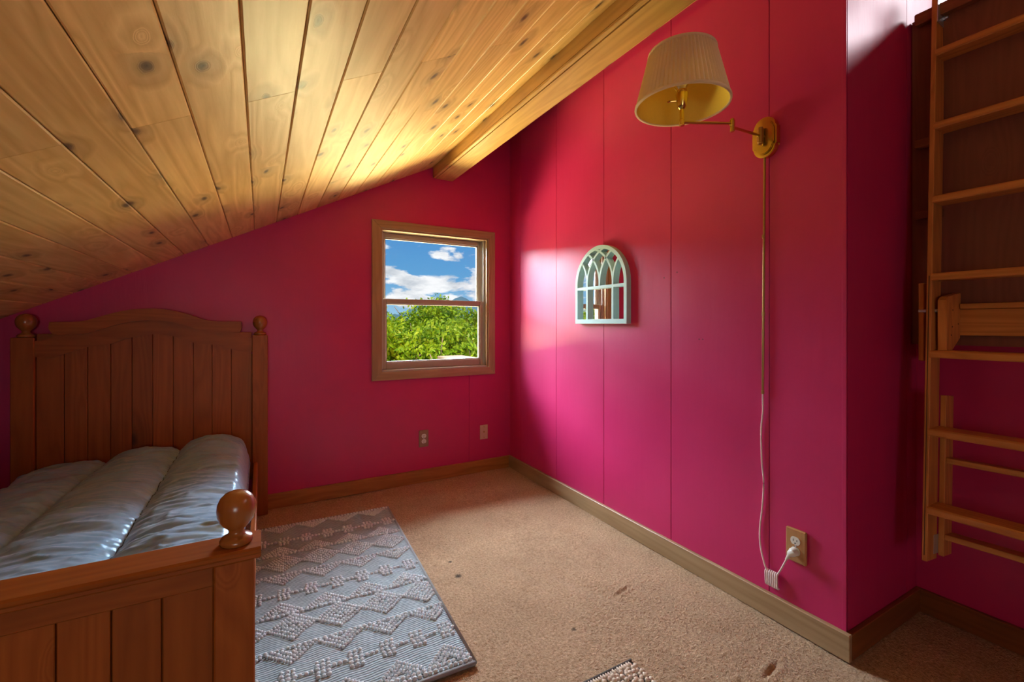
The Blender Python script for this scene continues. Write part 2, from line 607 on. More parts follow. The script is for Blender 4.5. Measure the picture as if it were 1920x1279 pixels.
# outdoors
def leaf_mat(name, a, b_):
    m, nt, b = base_mat(name)
    n = nd(nt, 'ShaderNodeTexNoise'); setin(n, Scale=2.6, Detail=5.0, Roughness=0.7); nt.links.new(coords(nt), n.inputs['Vector'])
    r = ramp(nt, [(0.3, a), (0.68, b_)])
    nt.links.new(n.outputs[0], r.inputs[0])
    nt.links.new(r.outputs[0], b.inputs['Base Color'])
    b.inputs['Roughness'].default_value = 0.5
    out = [n for n in nt.nodes if n.type == 'OUTPUT_MATERIAL'][0]
    t = nd(nt, 'ShaderNodeBsdfTranslucent')
    nt.links.new(r.outputs[0], t.inputs['Color'])
    mx = nd(nt, 'ShaderNodeMixShader'); mx.inputs[0].default_value = 0.35
    nt.links.new(b.outputs[0], mx.inputs[1]); nt.links.new(t.outputs[0], mx.inputs[2]); nt.links.new(mx.outputs[0], out.inputs[0])
    return m

M_LEAF = leaf_mat('leaves_yellow_green', (0.09, 0.26, 0.008), (0.52, 0.68, 0.015))
M_BARK = plain('bark', (0.30, 0.22, 0.14), 0.9, noise_amt=0.4, noise_scale=12)
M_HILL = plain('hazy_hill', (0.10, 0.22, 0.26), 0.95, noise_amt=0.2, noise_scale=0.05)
M_GRASS = plain('ground_scrub', (0.16, 0.24, 0.05), 0.95, noise_amt=0.4, noise_scale=2)
M_TAN = plain('tan_boards', (0.27, 0.17, 0.10), 0.7, noise_amt=0.1)

# ------------------------------------------------------------------ floor
def axis_pts(a, b, c, d, fine, coarse):
    return np.concatenate([np.arange(a, b, coarse), np.arange(b, c, fine), np.arange(c, d + coarse, coarse)])

xs = axis_pts(-1.5, -0.05, 2.33, 2.6, 0.006, 0.09)
ys = axis_pts(-1.7, 0.42, 3.17, 3.3, 0.006, 0.09)
GX, GY = np.meshgrid(xs, ys, indexing='ij')
GZ = 0.0022 * np.sin(GX * 9 + 0.8 * np.sin(GY * 2.2)) + 0.0015 * np.sin(GY * 7 + GX * 3)
GZ += rng.uniform(-0.0020, 0.0020, GX.shape)
def crease(x0, y0, x1, y1, depth, w):
    global GZ
    dx, dy = x1 - x0, y1 - y0
    t = np.clip(((GX - x0) * dx + (GY - y0) * dy) / (dx * dx + dy * dy), 0, 1)
    d = np.hypot(GX - x0 - t * dx, GY - y0 - t * dy)
    e = np.sin(np.pi * np.clip(t, 0.02, 0.98)) ** 0.6
    GZ = GZ - depth * e * np.exp(-(d / w) ** 2) + 0.55 * depth * e * np.exp(-((d - 2.4 * w) / (1.3 * w)) ** 2)
crease(1.30, 1.44, 1.42, 1.46, 0.006, 0.006)
crease(1.42, 0.87, 1.54, 0.885, 0.007, 0.007)
crease(1.28, 0.885, 1.36, 0.90, 0.006, 0.008)
crease(1.15, 1.75, 1.33, 1.35, 0.006, 0.035)
crease(1.02, 1.95, 1.12, 1.55, 0.005, 0.03)
crease(1.08, 2.10, 1.16, 2.11, 0.004, 0.008)
crease(1.38, 1.20, 1.58, 0.97, 0.005, 0.035)
nx, ny = GX.shape
verts = np.stack([GX.ravel(), GY.ravel(), GZ.ravel() - 0.002], 1).astype(np.float32)
ii, jj = np.meshgrid(np.arange(nx - 1), np.arange(ny - 1), indexing='ij')
a = (ii * ny + jj).ravel()
quads = np.stack([a, a + ny, a + ny + 1, a + 1], 1).astype(np.int32)

def np_mesh(name, verts, quads):
    me = bpy.data.meshes.new(name)
    me.vertices.add(len(verts)); me.vertices.foreach_set('co', verts.astype(np.float32).ravel())
    k = quads.shape[1]
    me.loops.add(quads.size); me.loops.foreach_set('vertex_index', quads.ravel().astype(np.int32))
    me.polygons.add(len(quads)); me.polygons.foreach_set('loop_start', np.arange(0, quads.size, k, dtype=np.int32))
    me.polygons.foreach_set('loop_total', np.full(len(quads), k, dtype=np.int32))
    me.update(calc_edges=True)
    me.validate()
    return me

me = np_mesh('floor', verts, quads)
me.materials.append(M_CARPET)
for p in me.polygons: p.use_smooth = True
floor = link(bpy.data.objects.new('floor', me))
floor['kind'] = 'structure'

# ------------------------------------------------------------------ ceiling: backing slab and single boards
TH = 0.018
s_ang = math.atan(CB)
slope_q = math.sqrt(1 + CB * CB)
bm = bmesh.new()
x0, x1 = -1.6, 4.5
prism(bm, [(x0, cz(x0) + TH * slope_q), (x1, cz(x1) + TH * slope_q), (x1, cz(x1) + 0.16), (x0, cz(x0) + 0.16)], 'y', -1.75, 3.30)
ceiling = struct('ceiling', bm, M_CEIL)
PITCH = 0.1175
def board_mesh(name, length, w):
    bm = bmesh.new()
    c = 0.0032                                          # eased lower edges make the V joints
    prof = [(-w / 2, c), (-w / 2 + c, 0), (w / 2 - c, 0), (w / 2, c), (w / 2, TH), (-w / 2, TH)]
    prism(bm, prof, 'y', -length / 2, length / 2)
    bmesh.ops.recalc_face_normals(bm, faces=bm.faces)
    me = bpy.data.meshes.new(name); bm.to_mesh(me); bm.free()
    me.materials.append(M_CEIL)
    return me
w_b = PITCH * slope_q - 0.0022
mesh_cache = {}
for k in range(-12, 15):
    xa = -0.033 + PITCH * k                            # left seam of this run
    xm = xa + PITCH / 2
    if (k % 2) == 0:
        cuts = [-1.70, 1.36, YB]
    else:
        cuts = [-1.70, 0.14, YB] if (k % 4) == 1 else [-1.70, 2.58, YB]
    for ya, yb in zip(cuts, cuts[1:]):
        L = round(yb - ya - 0.0015, 4)
        if L not in mesh_cache:
            mesh_cache[L] = board_mesh('plank', L, w_b)
        o = bpy.data.objects.new('plank', mesh_cache[L])
        o.location = (xm, (ya + yb) / 2, cz(xm))
        o.rotation_euler = (0, -s_ang, 0)
        link(o, ceiling)

# ceiling beam with a narrow trim strip on its left lower corner
beam = thing('trim_1', 'pine ceiling beam running along the slope beside the crimson wall', None, (1.18, 1.0, 2.225), kind='structure')
bm = bmesh.new()
prism(bm, [(1.131, 2.225), (1.259, 2.225), (1.259, cz(1.259) + 0.01), (1.106, cz(1.106) + 0.01), (1.106, 2.238), (1.131, 2.238)], 'y', -1.7, YB)
obj('beam_body', bm, M_BEAM, beam)
obj('trim_strip', nbox(1.106, 1.1265, -1.7, YB - 0.001, 2.2255, 2.2375, bevel=0.002), M_BEAM, beam)
obj('edge_moulding', nbox(1.2595, 1.272, -1.7, YB - 0.001, 2.236, 2.262, bevel=0.003), M_BEAM, beam)

# ------------------------------------------------------------------ walls
WX0, WX1, WZ0, WZ1 = 0.664, 1.612, 0.756, 1.872         # casing outer
OX0, OX1, OZ0, OZ1 = 0.722, 1.556, 0.814, 1.818         # opening
P = 0.010                                               # panel thickness
LX = 3.42                                               # loft gable
XL = -1.34                                              # knee wall

def wall_piece_back(bm, xa, xb, za, zb, y0, y1):
    """piece of the gable wall; zb None follows the slope"""
    pts = [(xa, za), (xb, za), (xb, cz(xb) + 0.015 if zb is None else zb), (xa, cz(xa) + 0.015 if zb is None else zb)]
    prism(bm, pts, 'y', y0, y1)

bm = bmesh.new()
for a_ in ((XL - 0.1, OX0, -0.05, None), (OX1, 1.86, -0.05, None), (OX0, OX1, -0.05, OZ0), (OX0, OX1, OZ1, None)):
    wall_piece_back(bm, *a_, YB + P, YB + 0.15)
wall_back = struct('wall_back', bm, M_WALL)
SX = 1.397
bm = bmesh.new()
for a_ in ((XL - 0.1, OX0, 0.0, None), (OX0, SX - 0.0012, 0.0, OZ0), (OX0, OX1, OZ1, None)):
    wall_piece_back(bm, *a_, YB, YB + P)
obj('panel', bm, M_WALL, wall_back)
bm = bmesh.new()
for a_ in ((SX + 0.0012, OX1, 0.0, OZ0), (OX1, XW + 0.02, 0.0, None)):
    wall_piece_back(bm, *a_, YB, YB + P)
obj('panel', bm, M_WALL, wall_back)

zt = cz(XW) + 0.02
wall_right = struct('wall_right', nbox(XW + P, XW + 0.11, YR + P, YB + 0.15, -0.05, zt + 0.05), M_BACK)
py_ = [YR + 0.002, 1.050, 1.537, 2.032, 2.516, 3.0, YB]
for ya, yb in zip(py_, py_[1:]):
    obj('panel', nbox(XW, XW + P, ya + 0.0013, yb - 0.0013, 0.0, zt, bevel=0.001), M_WALL, wall_right)
for (yy, zz) in ((1.375, 1.08), (1.355, 1.08), (1.50, 1.40), (1.58, 1.38)):
    bm = bmesh.new()
    lathe(bm, [(0.003, -0.0006), (0.003, 0.0006)], (XW, yy, zz), 10, rot=Matrix.Rotation(math.radians(90), 3, 'Y'))
    obj('screw_hole', bm, M_SLOT, wall_right)

def sloped_y(bm, xa, xb, y0, y1, z0):
    prism(bm, [(xa, z0), (xb, z0), (xb, cz(xb) + 0.015), (xa, cz(xa) + 0.015)], 'y', y0, y1)
bm = bmesh.new(); sloped_y(bm, XW + 0.006, 4.5, YR + P, YR + 0.11, -0.05)
wall_return = struct('wall_return', bm, M_BACK)
for xa, xb in ((XW + 0.011, 2.226), (2.229, 3.2), (3.203, 4.4)):
    bm = bmesh.new(); sloped_y(bm, xa, xb, YR, YR + P, 0.0)
    obj('panel', bm, M_WALL, wall_return)
# thin corner bead standing proud on the edge of the two walls
obj('corner_bead', nbox(XW - 0.0015, XW + 0.0035, YR - 0.0015, YR + 0.012, 0.09, zt, bevel=0.001), M_WALL, wall_right)

wall_alcove = struct('wall_alcove', nbox(XA, XA + 0.12, -1.7, YR + 0.05, -0.05, 2.30), M_WALL)
obj('loft_floor', nbox(XA - 0.02, LX, -1.7, YR, 2.30, 2.335), M_PLY, wall_alcove)
bm = bmesh.new()
prism(bm, [(-1.75, -0.05), (3.3, -0.05), (3.3, cz(XL) + 0.05), (-1.75, cz(XL) + 0.05)], 'x', XL - 0.12, XL)
wall_left = struct('wall_left', bm, paint('shaded_crimson_paint', (0.16, 0.012, 0.03)))  # crimson darkened to put the shade beside the bed into the colour
# rear wall with an opening added for the fill light
RX0, RX1, RZ0, RZ1 = -0.80, 0.15, 0.60, 1.30
bm = bmesh.new()
for xa, xb, za, zb in ((XL - 0.12, RX0, -0.05, None), (RX1, 4.5, -0.05, None), (RX0, RX1, -0.05, RZ0), (RX0, RX1, RZ1, None)):
    wall_piece_back(bm, xa, xb, za, zb, -1.82, -1.70)
wall_rear = struct('wall_rear', bm, M_WALL)
# loft gable wall with its window opening
LY0, LY1, LZ0, LZ1 = -1.05, 0.42, 2.78, 3.36
bm = bmesh.new()
zz = cz(LX) + 0.1
for y0_, y1_, z0_, z1_ in ((-1.82, LY0, 2.2, zz), (LY1, YR + 0.1, 2.2, zz), (LY0, LY1, 2.2, LZ0), (LY0, LY1, LZ1, zz)):
    box(bm, LX, LX + 0.12, y0_, y1_, z0_, z1_)
wall_loft = struct('wall_loft', bm, M_WALL)

# baseboards
obj_b = struct('baseboard_back', nbox(XL, XW - 0.019, YB - 0.018, YB, 0.0, 0.092, bevel=0.002), M_TRIMX)
struct('baseboard_right', nbox(XW - 0.019, XW, YR - 0.019, YB - 0.0005, 0.0, 0.092, bevel=0.002), M_TRIMY)
struct('baseboard_return', nbox(XW, XA - 0.018, YR - 0.018, YR, 0.0, 0.090, bevel=0.002), M_STAINX)
struct('baseboard_alcove', nbox(XA - 0.018, XA, -1.7, YR, 0.0, 0.090, bevel=0.002), M_STAINY)

# ------------------------------------------------------------------ window in the back wall
win = thing('window_1', 'double hung window in a wooden casing on the crimson back wall', None, ((OX0 + OX1) / 2, YB, OZ0), kind='structure')
def mitre(name, pts, y0, y1, mat):
    bm = bmesh.new(); prism(bm, pts, 'y', y0, y1, bevel=0.003); return obj(name, bm, mat, win)
C0 = YB - 0.018
mitre('casing', [(WX0, WZ0), (OX0, OZ0), (OX0, OZ1), (WX0, WZ1)], C0, YB, M_CASEZ)
mitre('casing', [(WX1, WZ0), (WX1, WZ1), (OX1, OZ1), (OX1, OZ0)], C0, YB, M_CASEZ)
mitre('casing', [(WX0, WZ1), (OX0, OZ1), (OX1, OZ1), (WX1, WZ1)], C0, YB, M_CASEX)
mitre('casing', [(WX0, WZ0), (WX1, WZ0), (OX1, OZ0), (OX0, OZ0)], C0, YB, M_CASEX)
JY = YB + 0.15
obj('jamb', nbox(OX0, OX0 + 0.012, YB - 0.004, JY, OZ0, OZ1), M_CASEZ, win)
obj('jamb', nbox(OX1 - 0.012, OX1, YB - 0.004, JY, OZ0, OZ1), M_CASEZ, win)
obj('head_jamb', nbox(OX0 + 0.012, OX1 - 0.012, YB - 0.004, JY, OZ1 - 0.012, OZ1), M_CASEX, win)
obj('sill', nbox(OX0 + 0.012, OX1 - 0.012, YB - 0.004, JY + 0.02, OZ0, OZ0 + 0.012, bevel=0.002), M_SASHW, win)
for xa in (OX0 + 0.012, OX1 - 0.026):
    obj('track', nbox(xa, xa + 0.014, YB + 0.028, YB + 0.036, OZ0 + 0.012, OZ1 - 0.012), M_SASHW, win)
    obj('track', nbox(xa, xa + 0.014, YB + 0.070, YB + 0.076, OZ0 + 0.012, OZ1 - 0.012), M_SASHW, win)
def sash(y0, y1, z0, z1, st, rb, rt):
    xa, xb = OX0 + 0.014, OX1 - 0.014
    sm = bmesh.new()
    box(sm, xa, xa + st, y0, y1, z0, z1, bevel=0.003)
    box(sm, xb - st, xb, y0, y1, z0, z1, bevel=0.003)
    box(sm, xa + st, xb - st, y0 + 0.001, y1 - 0.001, z0, z0 + rb, bevel=0.003)
    box(sm, xa + st, xb - st, y0 + 0.001, y1 - 0.001, z1 - rt, z1, bevel=0.003)
    s = obj('sash', sm, M_SASH, win)
    bd = bmesh.new()                                    # pale glazing bead round the pane
    i0, i1, k0, k1 = xa + st, xb - st, z0 + rb, z1 - rt
    for q in ((i0, i0 + 0.008, k0, k1), (i1 - 0.008, i1, k0, k1), (i0, i1, k0, k0 + 0.006), (i0, i1, k1 - 0.008, k1)):
        box(bd, q[0], q[1], y0 + 0.010, y1 - 0.006, q[2], q[3])
    obj('glazing_bead', bd, M_SASHW, s)
    ym = (y0 + y1) / 2 + 0.004
    obj('pane', nbox(i0 - 0.004, i1 + 0.004, ym, ym + 0.003, k0 - 0.004, k1 + 0.004), M_GLASS, s)
    return s
ZM = 1.312
sash(YB + 0.078, YB + 0.108, ZM - 0.02, OZ1 - 0.013, 0.036, 0.034, 0.036)
sash(YB + 0.037, YB + 0.069, OZ0 + 0.013, ZM + 0.018, 0.036, 0.050, 0.034)

# the loft window, and a rear one added for fill; both outside the frame
w2 = thing('window_2', 'loft window high in the far gable', None, (LX, (LY0 + LY1) / 2, LZ0), kind='structure')
fm = bmesh.new()
for q in ((LY0, LY0 + 0.05, LZ0, LZ1), (LY1 - 0.05, LY1, LZ0, LZ1), (LY0, LY1, LZ0, LZ0 + 0.05), (LY0, LY1, LZ1 - 0.05, LZ1)):
    box(fm, LX + 0.02, LX + 0.08, *q)
f2 = obj('window_frame', fm, M_CASEZ, w2)
obj('pane', nbox(LX + 0.05, LX + 0.053, LY0 + 0.05, LY1 - 0.05, LZ0 + 0.05, LZ1 - 0.05), M_GLASS, f2)
w3 = thing('fill_window', 'small rear window added under the low eave for fill light', None, ((RX0 + RX1) / 2, -1.75, RZ0), kind='structure')
fm = bmesh.new()
for q in ((RX0, RX0 + 0.04, RZ0, RZ1), (RX1 - 0.04, RX1, RZ0, RZ1), (RX0, RX1, RZ0, RZ0 + 0.04), (RX0, RX1, RZ1 - 0.04, RZ1)):
    box(fm, q[0], q[1], -1.79, -1.73, q[2], q[3])
f3 = obj('window_frame', fm, M_CASEZ, w3)
obj('pane', nbox(RX0 + 0.04, RX1 - 0.04, -1.762, -1.759, RZ0 + 0.04, RZ1 - 0.04), M_GLASS, f3)

# ------------------------------------------------------------------ wall plates
def wall_outlet(name, label, cx, cy, cz_, w, h, th, face, mat, group, blank=False):
    """face 'y': on the back wall (normal -y); face 'x': on the right wall (normal -x)"""
    t = thing(name, label, 'outlet' if not blank else 'wall plate', (cx, cy, cz_), group)
    def B(u0, u1, d0, d1, z0, z1, bevel=0.0):
        if face == 'y':
            return nbox(cx + u0, cx + u1, cy - d1, cy - d0, cz_ + z0, cz_ + z1, bevel=bevel)
        return nbox(cx - d1, cx - d0, cy - u1, cy - u0, cz_ + z0, cz_ + z1, bevel=bevel)
    pl = obj('cover_plate', B(-w / 2, w / 2, 0, th, -h / 2, h / 2, bevel=min(0.0035, th * 0.45)), mat, t)
    def disc(u, z, ru, rz, d0, d1):
        pts = []
        for k in range(20):
            a = 2 * math.pi * k / 20
            x = ru * math.cos(a); y = max(-rz, min(rz, ru * math.sin(a)))
            pts.append((u + x, z + y))
        bm = bmesh.new()
        if face == 'y':
            prism(bm, [(cx + p[0], cz_ + p[1]) for p in pts], 'y', cy - d1, cy - d0)
        else:
            prism(bm, [(cy - p[0], cz_ + p[1]) for p in pts], 'x', cx - d1, cx - d0)
        return bm
    if not blank:
        for zc in (0.0195, -0.0195):
            s = obj('socket', disc(0, zc, 0.0172, 0.0145, th, th + 0.0025), M_WHITE, t)
            for u, hh in ((-0.0065, 0.0045), (0.0065, 0.0036)):
                obj('slot', B(u - 0.0012, u + 0.0012, th + 0.0021, th + 0.0030, zc - hh + 0.002, zc + hh + 0.002), M_SLOT, s)
            obj('slot', disc(0, zc - 0.0088, 0.0026, 0.0026, th + 0.0021, th + 0.0030), M_SLOT, s)
        obj('screw', disc(0, 0, 0.003, 0.003, th, th + 0.0012), M_STEEL, t)
    else:
        for zc, r in ((0.041, 0.0034), (-0.041, 0.0034), (0.002, 0.0065)):
            obj('screw' if r < 0.005 else 'jack_hole', disc(0, zc, r, r, th, th + 0.0012), M_BRASSD, t)
    return t
M_PLATEZ = wood('outlet_plate_wood', 'z', (0.50, 0.27, 0.11), (0.40, 0.19, 0.07), BK, rough=0.35, knots=0.0, grain=0.5)
M_PLATEB = plain('brown_cover_plate', (0.30, 0.19, 0.11), 0.45, noise_amt=0.08)
wall_outlet('power_outlet', 'brown duplex outlet low on the crimson back wall below the window', 1.034, YB, 0.315, 0.072, 0.122, 0.008, 'y', M_PLATEB, None)
wall_outlet('jack_plate', 'cream blank plate with a jack hole low on the back wall near the corner', 1.520, YB, 0.305, 0.068, 0.112, 0.006, 'y', M_PLATEW, None, blank=True)
out_r = wall_outlet('power_outlet', 'wooden framed duplex outlet with a white plug in its lower socket', XW, 0.943, 0.320, 0.073, 0.124, 0.013, 'x', M_PLATEZ, None)

# ------------------------------------------------------------------ bed
bed = thing('bed', 'brown pine twin bed with arched headboard, ball finials and planked footboard', 'bed', (-0.51, 2.1, 0.0))
YH = 3.077
finial = [(0.0305, 0.0), (0.0335, 0.004), (0.0335, 0.010), (0.030, 0.015), (0.023, 0.018), (0.0165, 0.023), (0.0150, 0.029), (0.0175, 0.034),
          (0.026, 0.042), (0.0340, 0.053), (0.0380, 0.066), (0.0392, 0.078), (0.0375, 0.091), (0.032, 0.103), (0.023, 0.112), (0.012, 0.1165), (0.002, 0.118)]
def ball(x, y, z, s=1.0):
    bm = bmesh.new()
    lathe(bm, [(r * s, zz * s) for r, zz in finial], (x, y, z), 32)
    return obj('finial', bm, M_BALL, bed, smooth=True, sharp=60)
hb = obj('headboard', nbox(-0.976, -0.046, YH + 0.024, YH + 0.044, 0.22, 0.97, bevel=0.0), M_BEDZ, bed)
obj('headpost', nbox(-0.046, 0.035, YH, YH + 0.07, 0.0, 1.083, bevel=0.003), M_BEDZ, bed)
obj('headpost', nbox(-1.061, -0.976, YH, YH + 0.07, 0.0, 1.083, bevel=0.003), M_BEDZ, bed)
ball(-0.0055, YH + 0.036, 1.083)
ball(-1.016, YH + 0.036, 1.083)
edges = [-0.973, -0.871, -0.782, -0.691, -0.604, -0.516, -0.426, -0.334, -0.246, -0.152, -0.049]
for xa, xb in zip(edges, edges[1:]):
    obj('plank', nbox(xa + 0.0012, xb - 0.0012, YH + 0.014, YH + 0.026, 0.24, 1.10, bevel=0.0016), M_BEDZ, hb)
# arched rail: lower curve (panel edge) and upper curve
low = [(-0.976, 0.986), (-0.907, 0.986), (-0.848, 1.006), (-0.777, 1.032), (-0.704, 1.040), (-0.629, 1.070), (-0.521, 1.094), (-0.435, 1.084), (-0.363, 1.055), (-0.302, 1.037), (-0.239, 1.030), (-0.174, 1.012), (-0.108, 0.988), (-0.046, 0.984)]
low = [tuple(p) for p in smooth_path([(x, z, 0) for x, z in low], 4)]
low = [(p[0], p[1]) for p in low]
caplow = [(-0.905, 1.094), (-0.808, 1.098), (-0.746, 1.114), (-0.64, 1.153), (-0.551, 1.169), (-0.459, 1.166), (-0.363, 1.140), (-0.277, 1.108), (-0.111, 1.097)]
caplow = [(p[0], p[1]) for p in smooth_path([(x, z, 0) for x, z in caplow], 4)]
top = [(-0.921, 1.160), (-0.808, 1.163), (-0.736, 1.186), (-0.64, 1.219), (-0.551, 1.233), (-0.459, 1.230), (-0.363, 1.206), (-0.255, 1.168), (-0.103, 1.165)]
top = [(p[0], p[1]) for p in smooth_path([(x, z, 0) for x, z in top], 4)]
def notch(cx_, s):
    """quarter round cut between post and cap (s = -1 right end, +1 left end)"""
    return [(cx_ + s * 0.046 * (1 - math.cos(a)), 1.069 + 0.04 * math.sin(a) ** 1.0) for a in np.linspace(0, math.pi / 2, 7)]
rail = low + [(-0.046, 1.066), (-0.075, 1.067), (-0.094, 1.074), (-0.106, 1.086), (-0.111, 1.099)] + caplow[::-1][1:-1] + [(-0.905, 1.096), (-0.911, 1.084), (-0.925, 1.074), (-0.945, 1.067), (-0.976, 1.066)]
bm = bmesh.new(); prism(bm, rail, 'y', YH + 0.004, YH + 0.034, bevel=0.003)
obj('arched_rail', bm, M_BEDX, bed)
capp = caplow + [(-0.104, 1.112), (-0.099, 1.13)] + top[::-1] + [(-0.925, 1.13), (-0.917, 1.11)]
bm = bmesh.new(); prism(bm, capp, 'y', YH - 0.008, YH + 0.046, bevel=0.004)
obj('crest_cap', bm, M_BEDX, bed)
# footboard
YF = 1.06
fb = obj('footboard', nbox(-0.976, -0.083, YF + 0.045, YF + 0.062, 0.12, 0.665), M_BEDZ, bed)
obj('footpost', nbox(-0.083, -0.0115, YF + 0.014, YF + 0.082, 0.0, 0.664, bevel=0.003), M_BEDZ, bed)
obj('footpost', nbox(-1.046, -0.975, YF + 0.014, YF + 0.082, 0.0, 0.664, bevel=0.003), M_BEDZ, bed)
cap = [(YF + 0.088, 0.666), (YF + 0.093, 0.672), (YF + 0.093, 0.686), (YF + 0.089, 0.690), (YF + 0.004, 0.690), (YF, 0.686), (YF + 0.001, 0.679), (YF + 0.006, 0.674), (YF + 0.006, 0.668), (YF + 0.010, 0.664)]
bm = bmesh.new(); prism(bm, cap, 'x', -1.062, 0.0, bevel=0.0015)
obj('cap_rail', bm, M_BEDX, bed)
obj('top_rail', nbox(-0.975, -0.083, YF + 0.028, YF + 0.046, 0.617, 0.664, bevel=0.003), M_BEDX, bed)
obj('bottom_rail', nbox(-0.975, -0.083, YF + 0.028, YF + 0.046, 0.12, 0.20, bevel=0.003), M_BEDX, bed)
e = -0.084
k = 0
while e > -0.97:
    w = 0.0845 if k == 0 else 0.0757
    xa = max(e - w, -0.976)
    obj('plank', nbox(xa + 0.0013, e - 0.0013, YF + 0.034, YF + 0.0455, 0.15, 0.63, bevel=0.0016), M_BEDZ, fb)
    e -= w; k += 1
ball(-0.045, YF + 0.046, 0.690, 0.93)
ball(-1.012, YF + 0.046, 0.690, 0.93)
obj('side_rail', nbox(-0.040, -0.018, YF + 0.08, YH + 0.002, 0.20, 0.325, bevel=0.004), M_BEDY, bed)
obj('side_rail', nbox(-1.035, -1.013, YF + 0.08, YH + 0.002, 0.20, 0.325, bevel=0.004), M_BEDY, bed)

bm = nbox(-0.985, -0.075, YF + 0.10, YH - 0.005, 0.20, 0.415, bevel=0.04, seg=3)
mat_o = tag(obj('mattress', bm, M_MATTRESS, None, smooth=True), 'dark single mattress lying in the bed under the grey comforter', 'mattress')

# comforter: a height field with quilted channels, puckers and folds
nxc, nyc = 190, 360
U, V = np.meshgrid(np.linspace(0, 1, nxc), np.linspace(0, 1, nyc), indexing='ij')
X0c, X1c, Y0c, Y1c = -1.005, -0.057, YF + 0.105, YH - 0.012
CX = X0c + (X1c - X0c) * U
CY = Y0c + (Y1c - Y0c) * V
seams = [-1.005, -0.69, -0.378, -0.057]
def nz(X, Y, s, o=0.0, oc=3):
    out = np.empty(X.shape)
    fx, fy = X.ravel(), Y.ravel()
    r = out.ravel()
    for i in range(len(fx)):
        r[i] = mnoise.fractal(Vector((fx[i] * s[0] + o, fy[i] * s[1] + o * 1.7, o)), 1.0, 2.0, oc)
    return r.reshape(X.shape)
ZB = 0.428 + 0.0 * CX
wob = nz(CX, CY, (2.0, 3.0), 3.1) * 0.012
CXw = CX + wob
ch = np.zeros_like(CX)
dist = np.full(CX.shape, 9.0)
for a_, b_ in zip(seams, seams[1:]):
    t = np.clip((CXw - a_) / (b_ - a_), 0, 1)
    inside = (CXw >= a_) & (CXw <= b_)
    ch = np.where(inside, np.sin(np.pi * t) ** 0.55, ch)
    dist = np.where(inside, np.minimum(t, 1 - t) * (b_ - a_), dist)
# cross folds: ridges running across the bed, each channel with its own phase
chan = np.digitize(CXw, seams[1:3])
fold = np.zeros_like(CX)
n_lo = nz(CX, CY, (2.2, 4.0), 11.3)
n_w = nz(CX, CY, (5.0, 22.0), 23.7, 4)
n_w2 = nz(CX, CY, (16.0, 30.0), 41.0, 3)
for cidx, (ph, per) in enumerate(((0.1, 0.23), (0.55, 0.25), (0.2, 0.21))):
    ph_ = (CY + 0.10 * (CX + 0.5) * (1 if cidx == 2 else -0.6) + 0.035 * n_lo) / per + ph
    saw = ph_ - np.floor(ph_)
    prof = np.clip(saw / 0.82, 0, 1) ** 0.7 * np.clip((1 - saw) / 0.10, 0, 1)
    fold = np.where(chan == cidx, prof, fold)
near_seam = np.exp(-(dist / 0.045) ** 2)
pucker = np.abs(n_w2) * near_seam
n_r = 1 - np.abs(nz(CX + 0.05 * n_lo, CY, (4.0, 13.0), 57.0, 2)) * 2.2
n_f = 1 - np.abs(nz(CX + 0.05 * n_w, CY + 0.04 * n_lo, (9.0, 34.0), 77.0, 2)) * 2.2
CZ = ZB + 0.040 * ch + 0.014 * fold * np.clip(dist / 0.05, 0, 1) + 0.018 * n_lo + 0.008 * n_w + 0.010 * pucker
CZ += 0.009 * np.clip(n_r, 0, 1) ** 3 * np.clip(dist / 0.04, 0, 1) + 0.0022 * np.clip(n_f, 0, 1) ** 3
# fuller at the head on the right, sinking at the left far corner and at the head edge
CZ += 0.052 * np.exp(-((CX + 0.20) / 0.15) ** 2 - ((CY - 2.86) / 0.20) ** 2)
CZ += 0.020 * np.exp(-((CX + 0.52) / 0.2) ** 2 - ((CY - 2.5) / 0.5) ** 2)
CZ += 0.045 * (1 - V)
CZ -= 0.03 * np.exp(-((CX + 1.0) / 0.25) ** 2) * V
# edges roll down
eR = np.clip((CX - (X1c - 0.05)) / 0.05, 0, 1)
eL = np.clip(((X0c + 0.05) - CX) / 0.05, 0, 1)
eH = np.clip((CY - (Y1c - 0.07)) / 0.07, 0, 1)
eF = np.clip(((Y0c + 0.05) - CY) / 0.05, 0, 1)
CZ -= 0.10 * eR ** 2.6 + 0.10 * eL ** 2.6 + 0.06 * eH ** 2.2 + 0.07 * eF ** 2.2
vv = np.stack([CX.ravel(), CY.ravel(), CZ.ravel()], 1)
ii, jj = np.meshgrid(np.arange(nxc - 1), np.arange(nyc - 1), indexing='ij')
a = (ii * nyc + jj).ravel()
qq = np.stack([a, a + nyc, a + nyc + 1, a + 1], 1)
# hanging skirt on the right side and all round the rim, down towards the rails
rim = [i * nyc + 0 for i in range(nxc)] + [(nxc - 1) * nyc + j for j in range(1, nyc)] + [i * nyc + nyc - 1 for i in range(nxc - 2, -1, -1)] + [j for j in range(nyc - 2, 0, -1)]
n0 = len(vv)
sk = vv[rim].copy()
sk[:, 2] = 0.335
cxm = np.array([-0.53, 2.1])
sk[:, 0] += np.sign(sk[:, 0] + 0.53) * 0.002
vv = np.concatenate([vv, sk])
m_ = len(rim)
sq = np.array([[rim[k], rim[(k + 1) % m_], n0 + (k + 1) % m_, n0 + k] for k in range(m_)])
me = np_mesh('comforter', vv, np.concatenate([qq, sq]))
me.materials.append(M_SATIN)
for p in me.polygons: p.use_smooth = True
comf = link(bpy.data.objects.new('comforter', me))
tag(comf, 'silvery blue satin quilted comforter spread over the bed mattress', 'comforter')
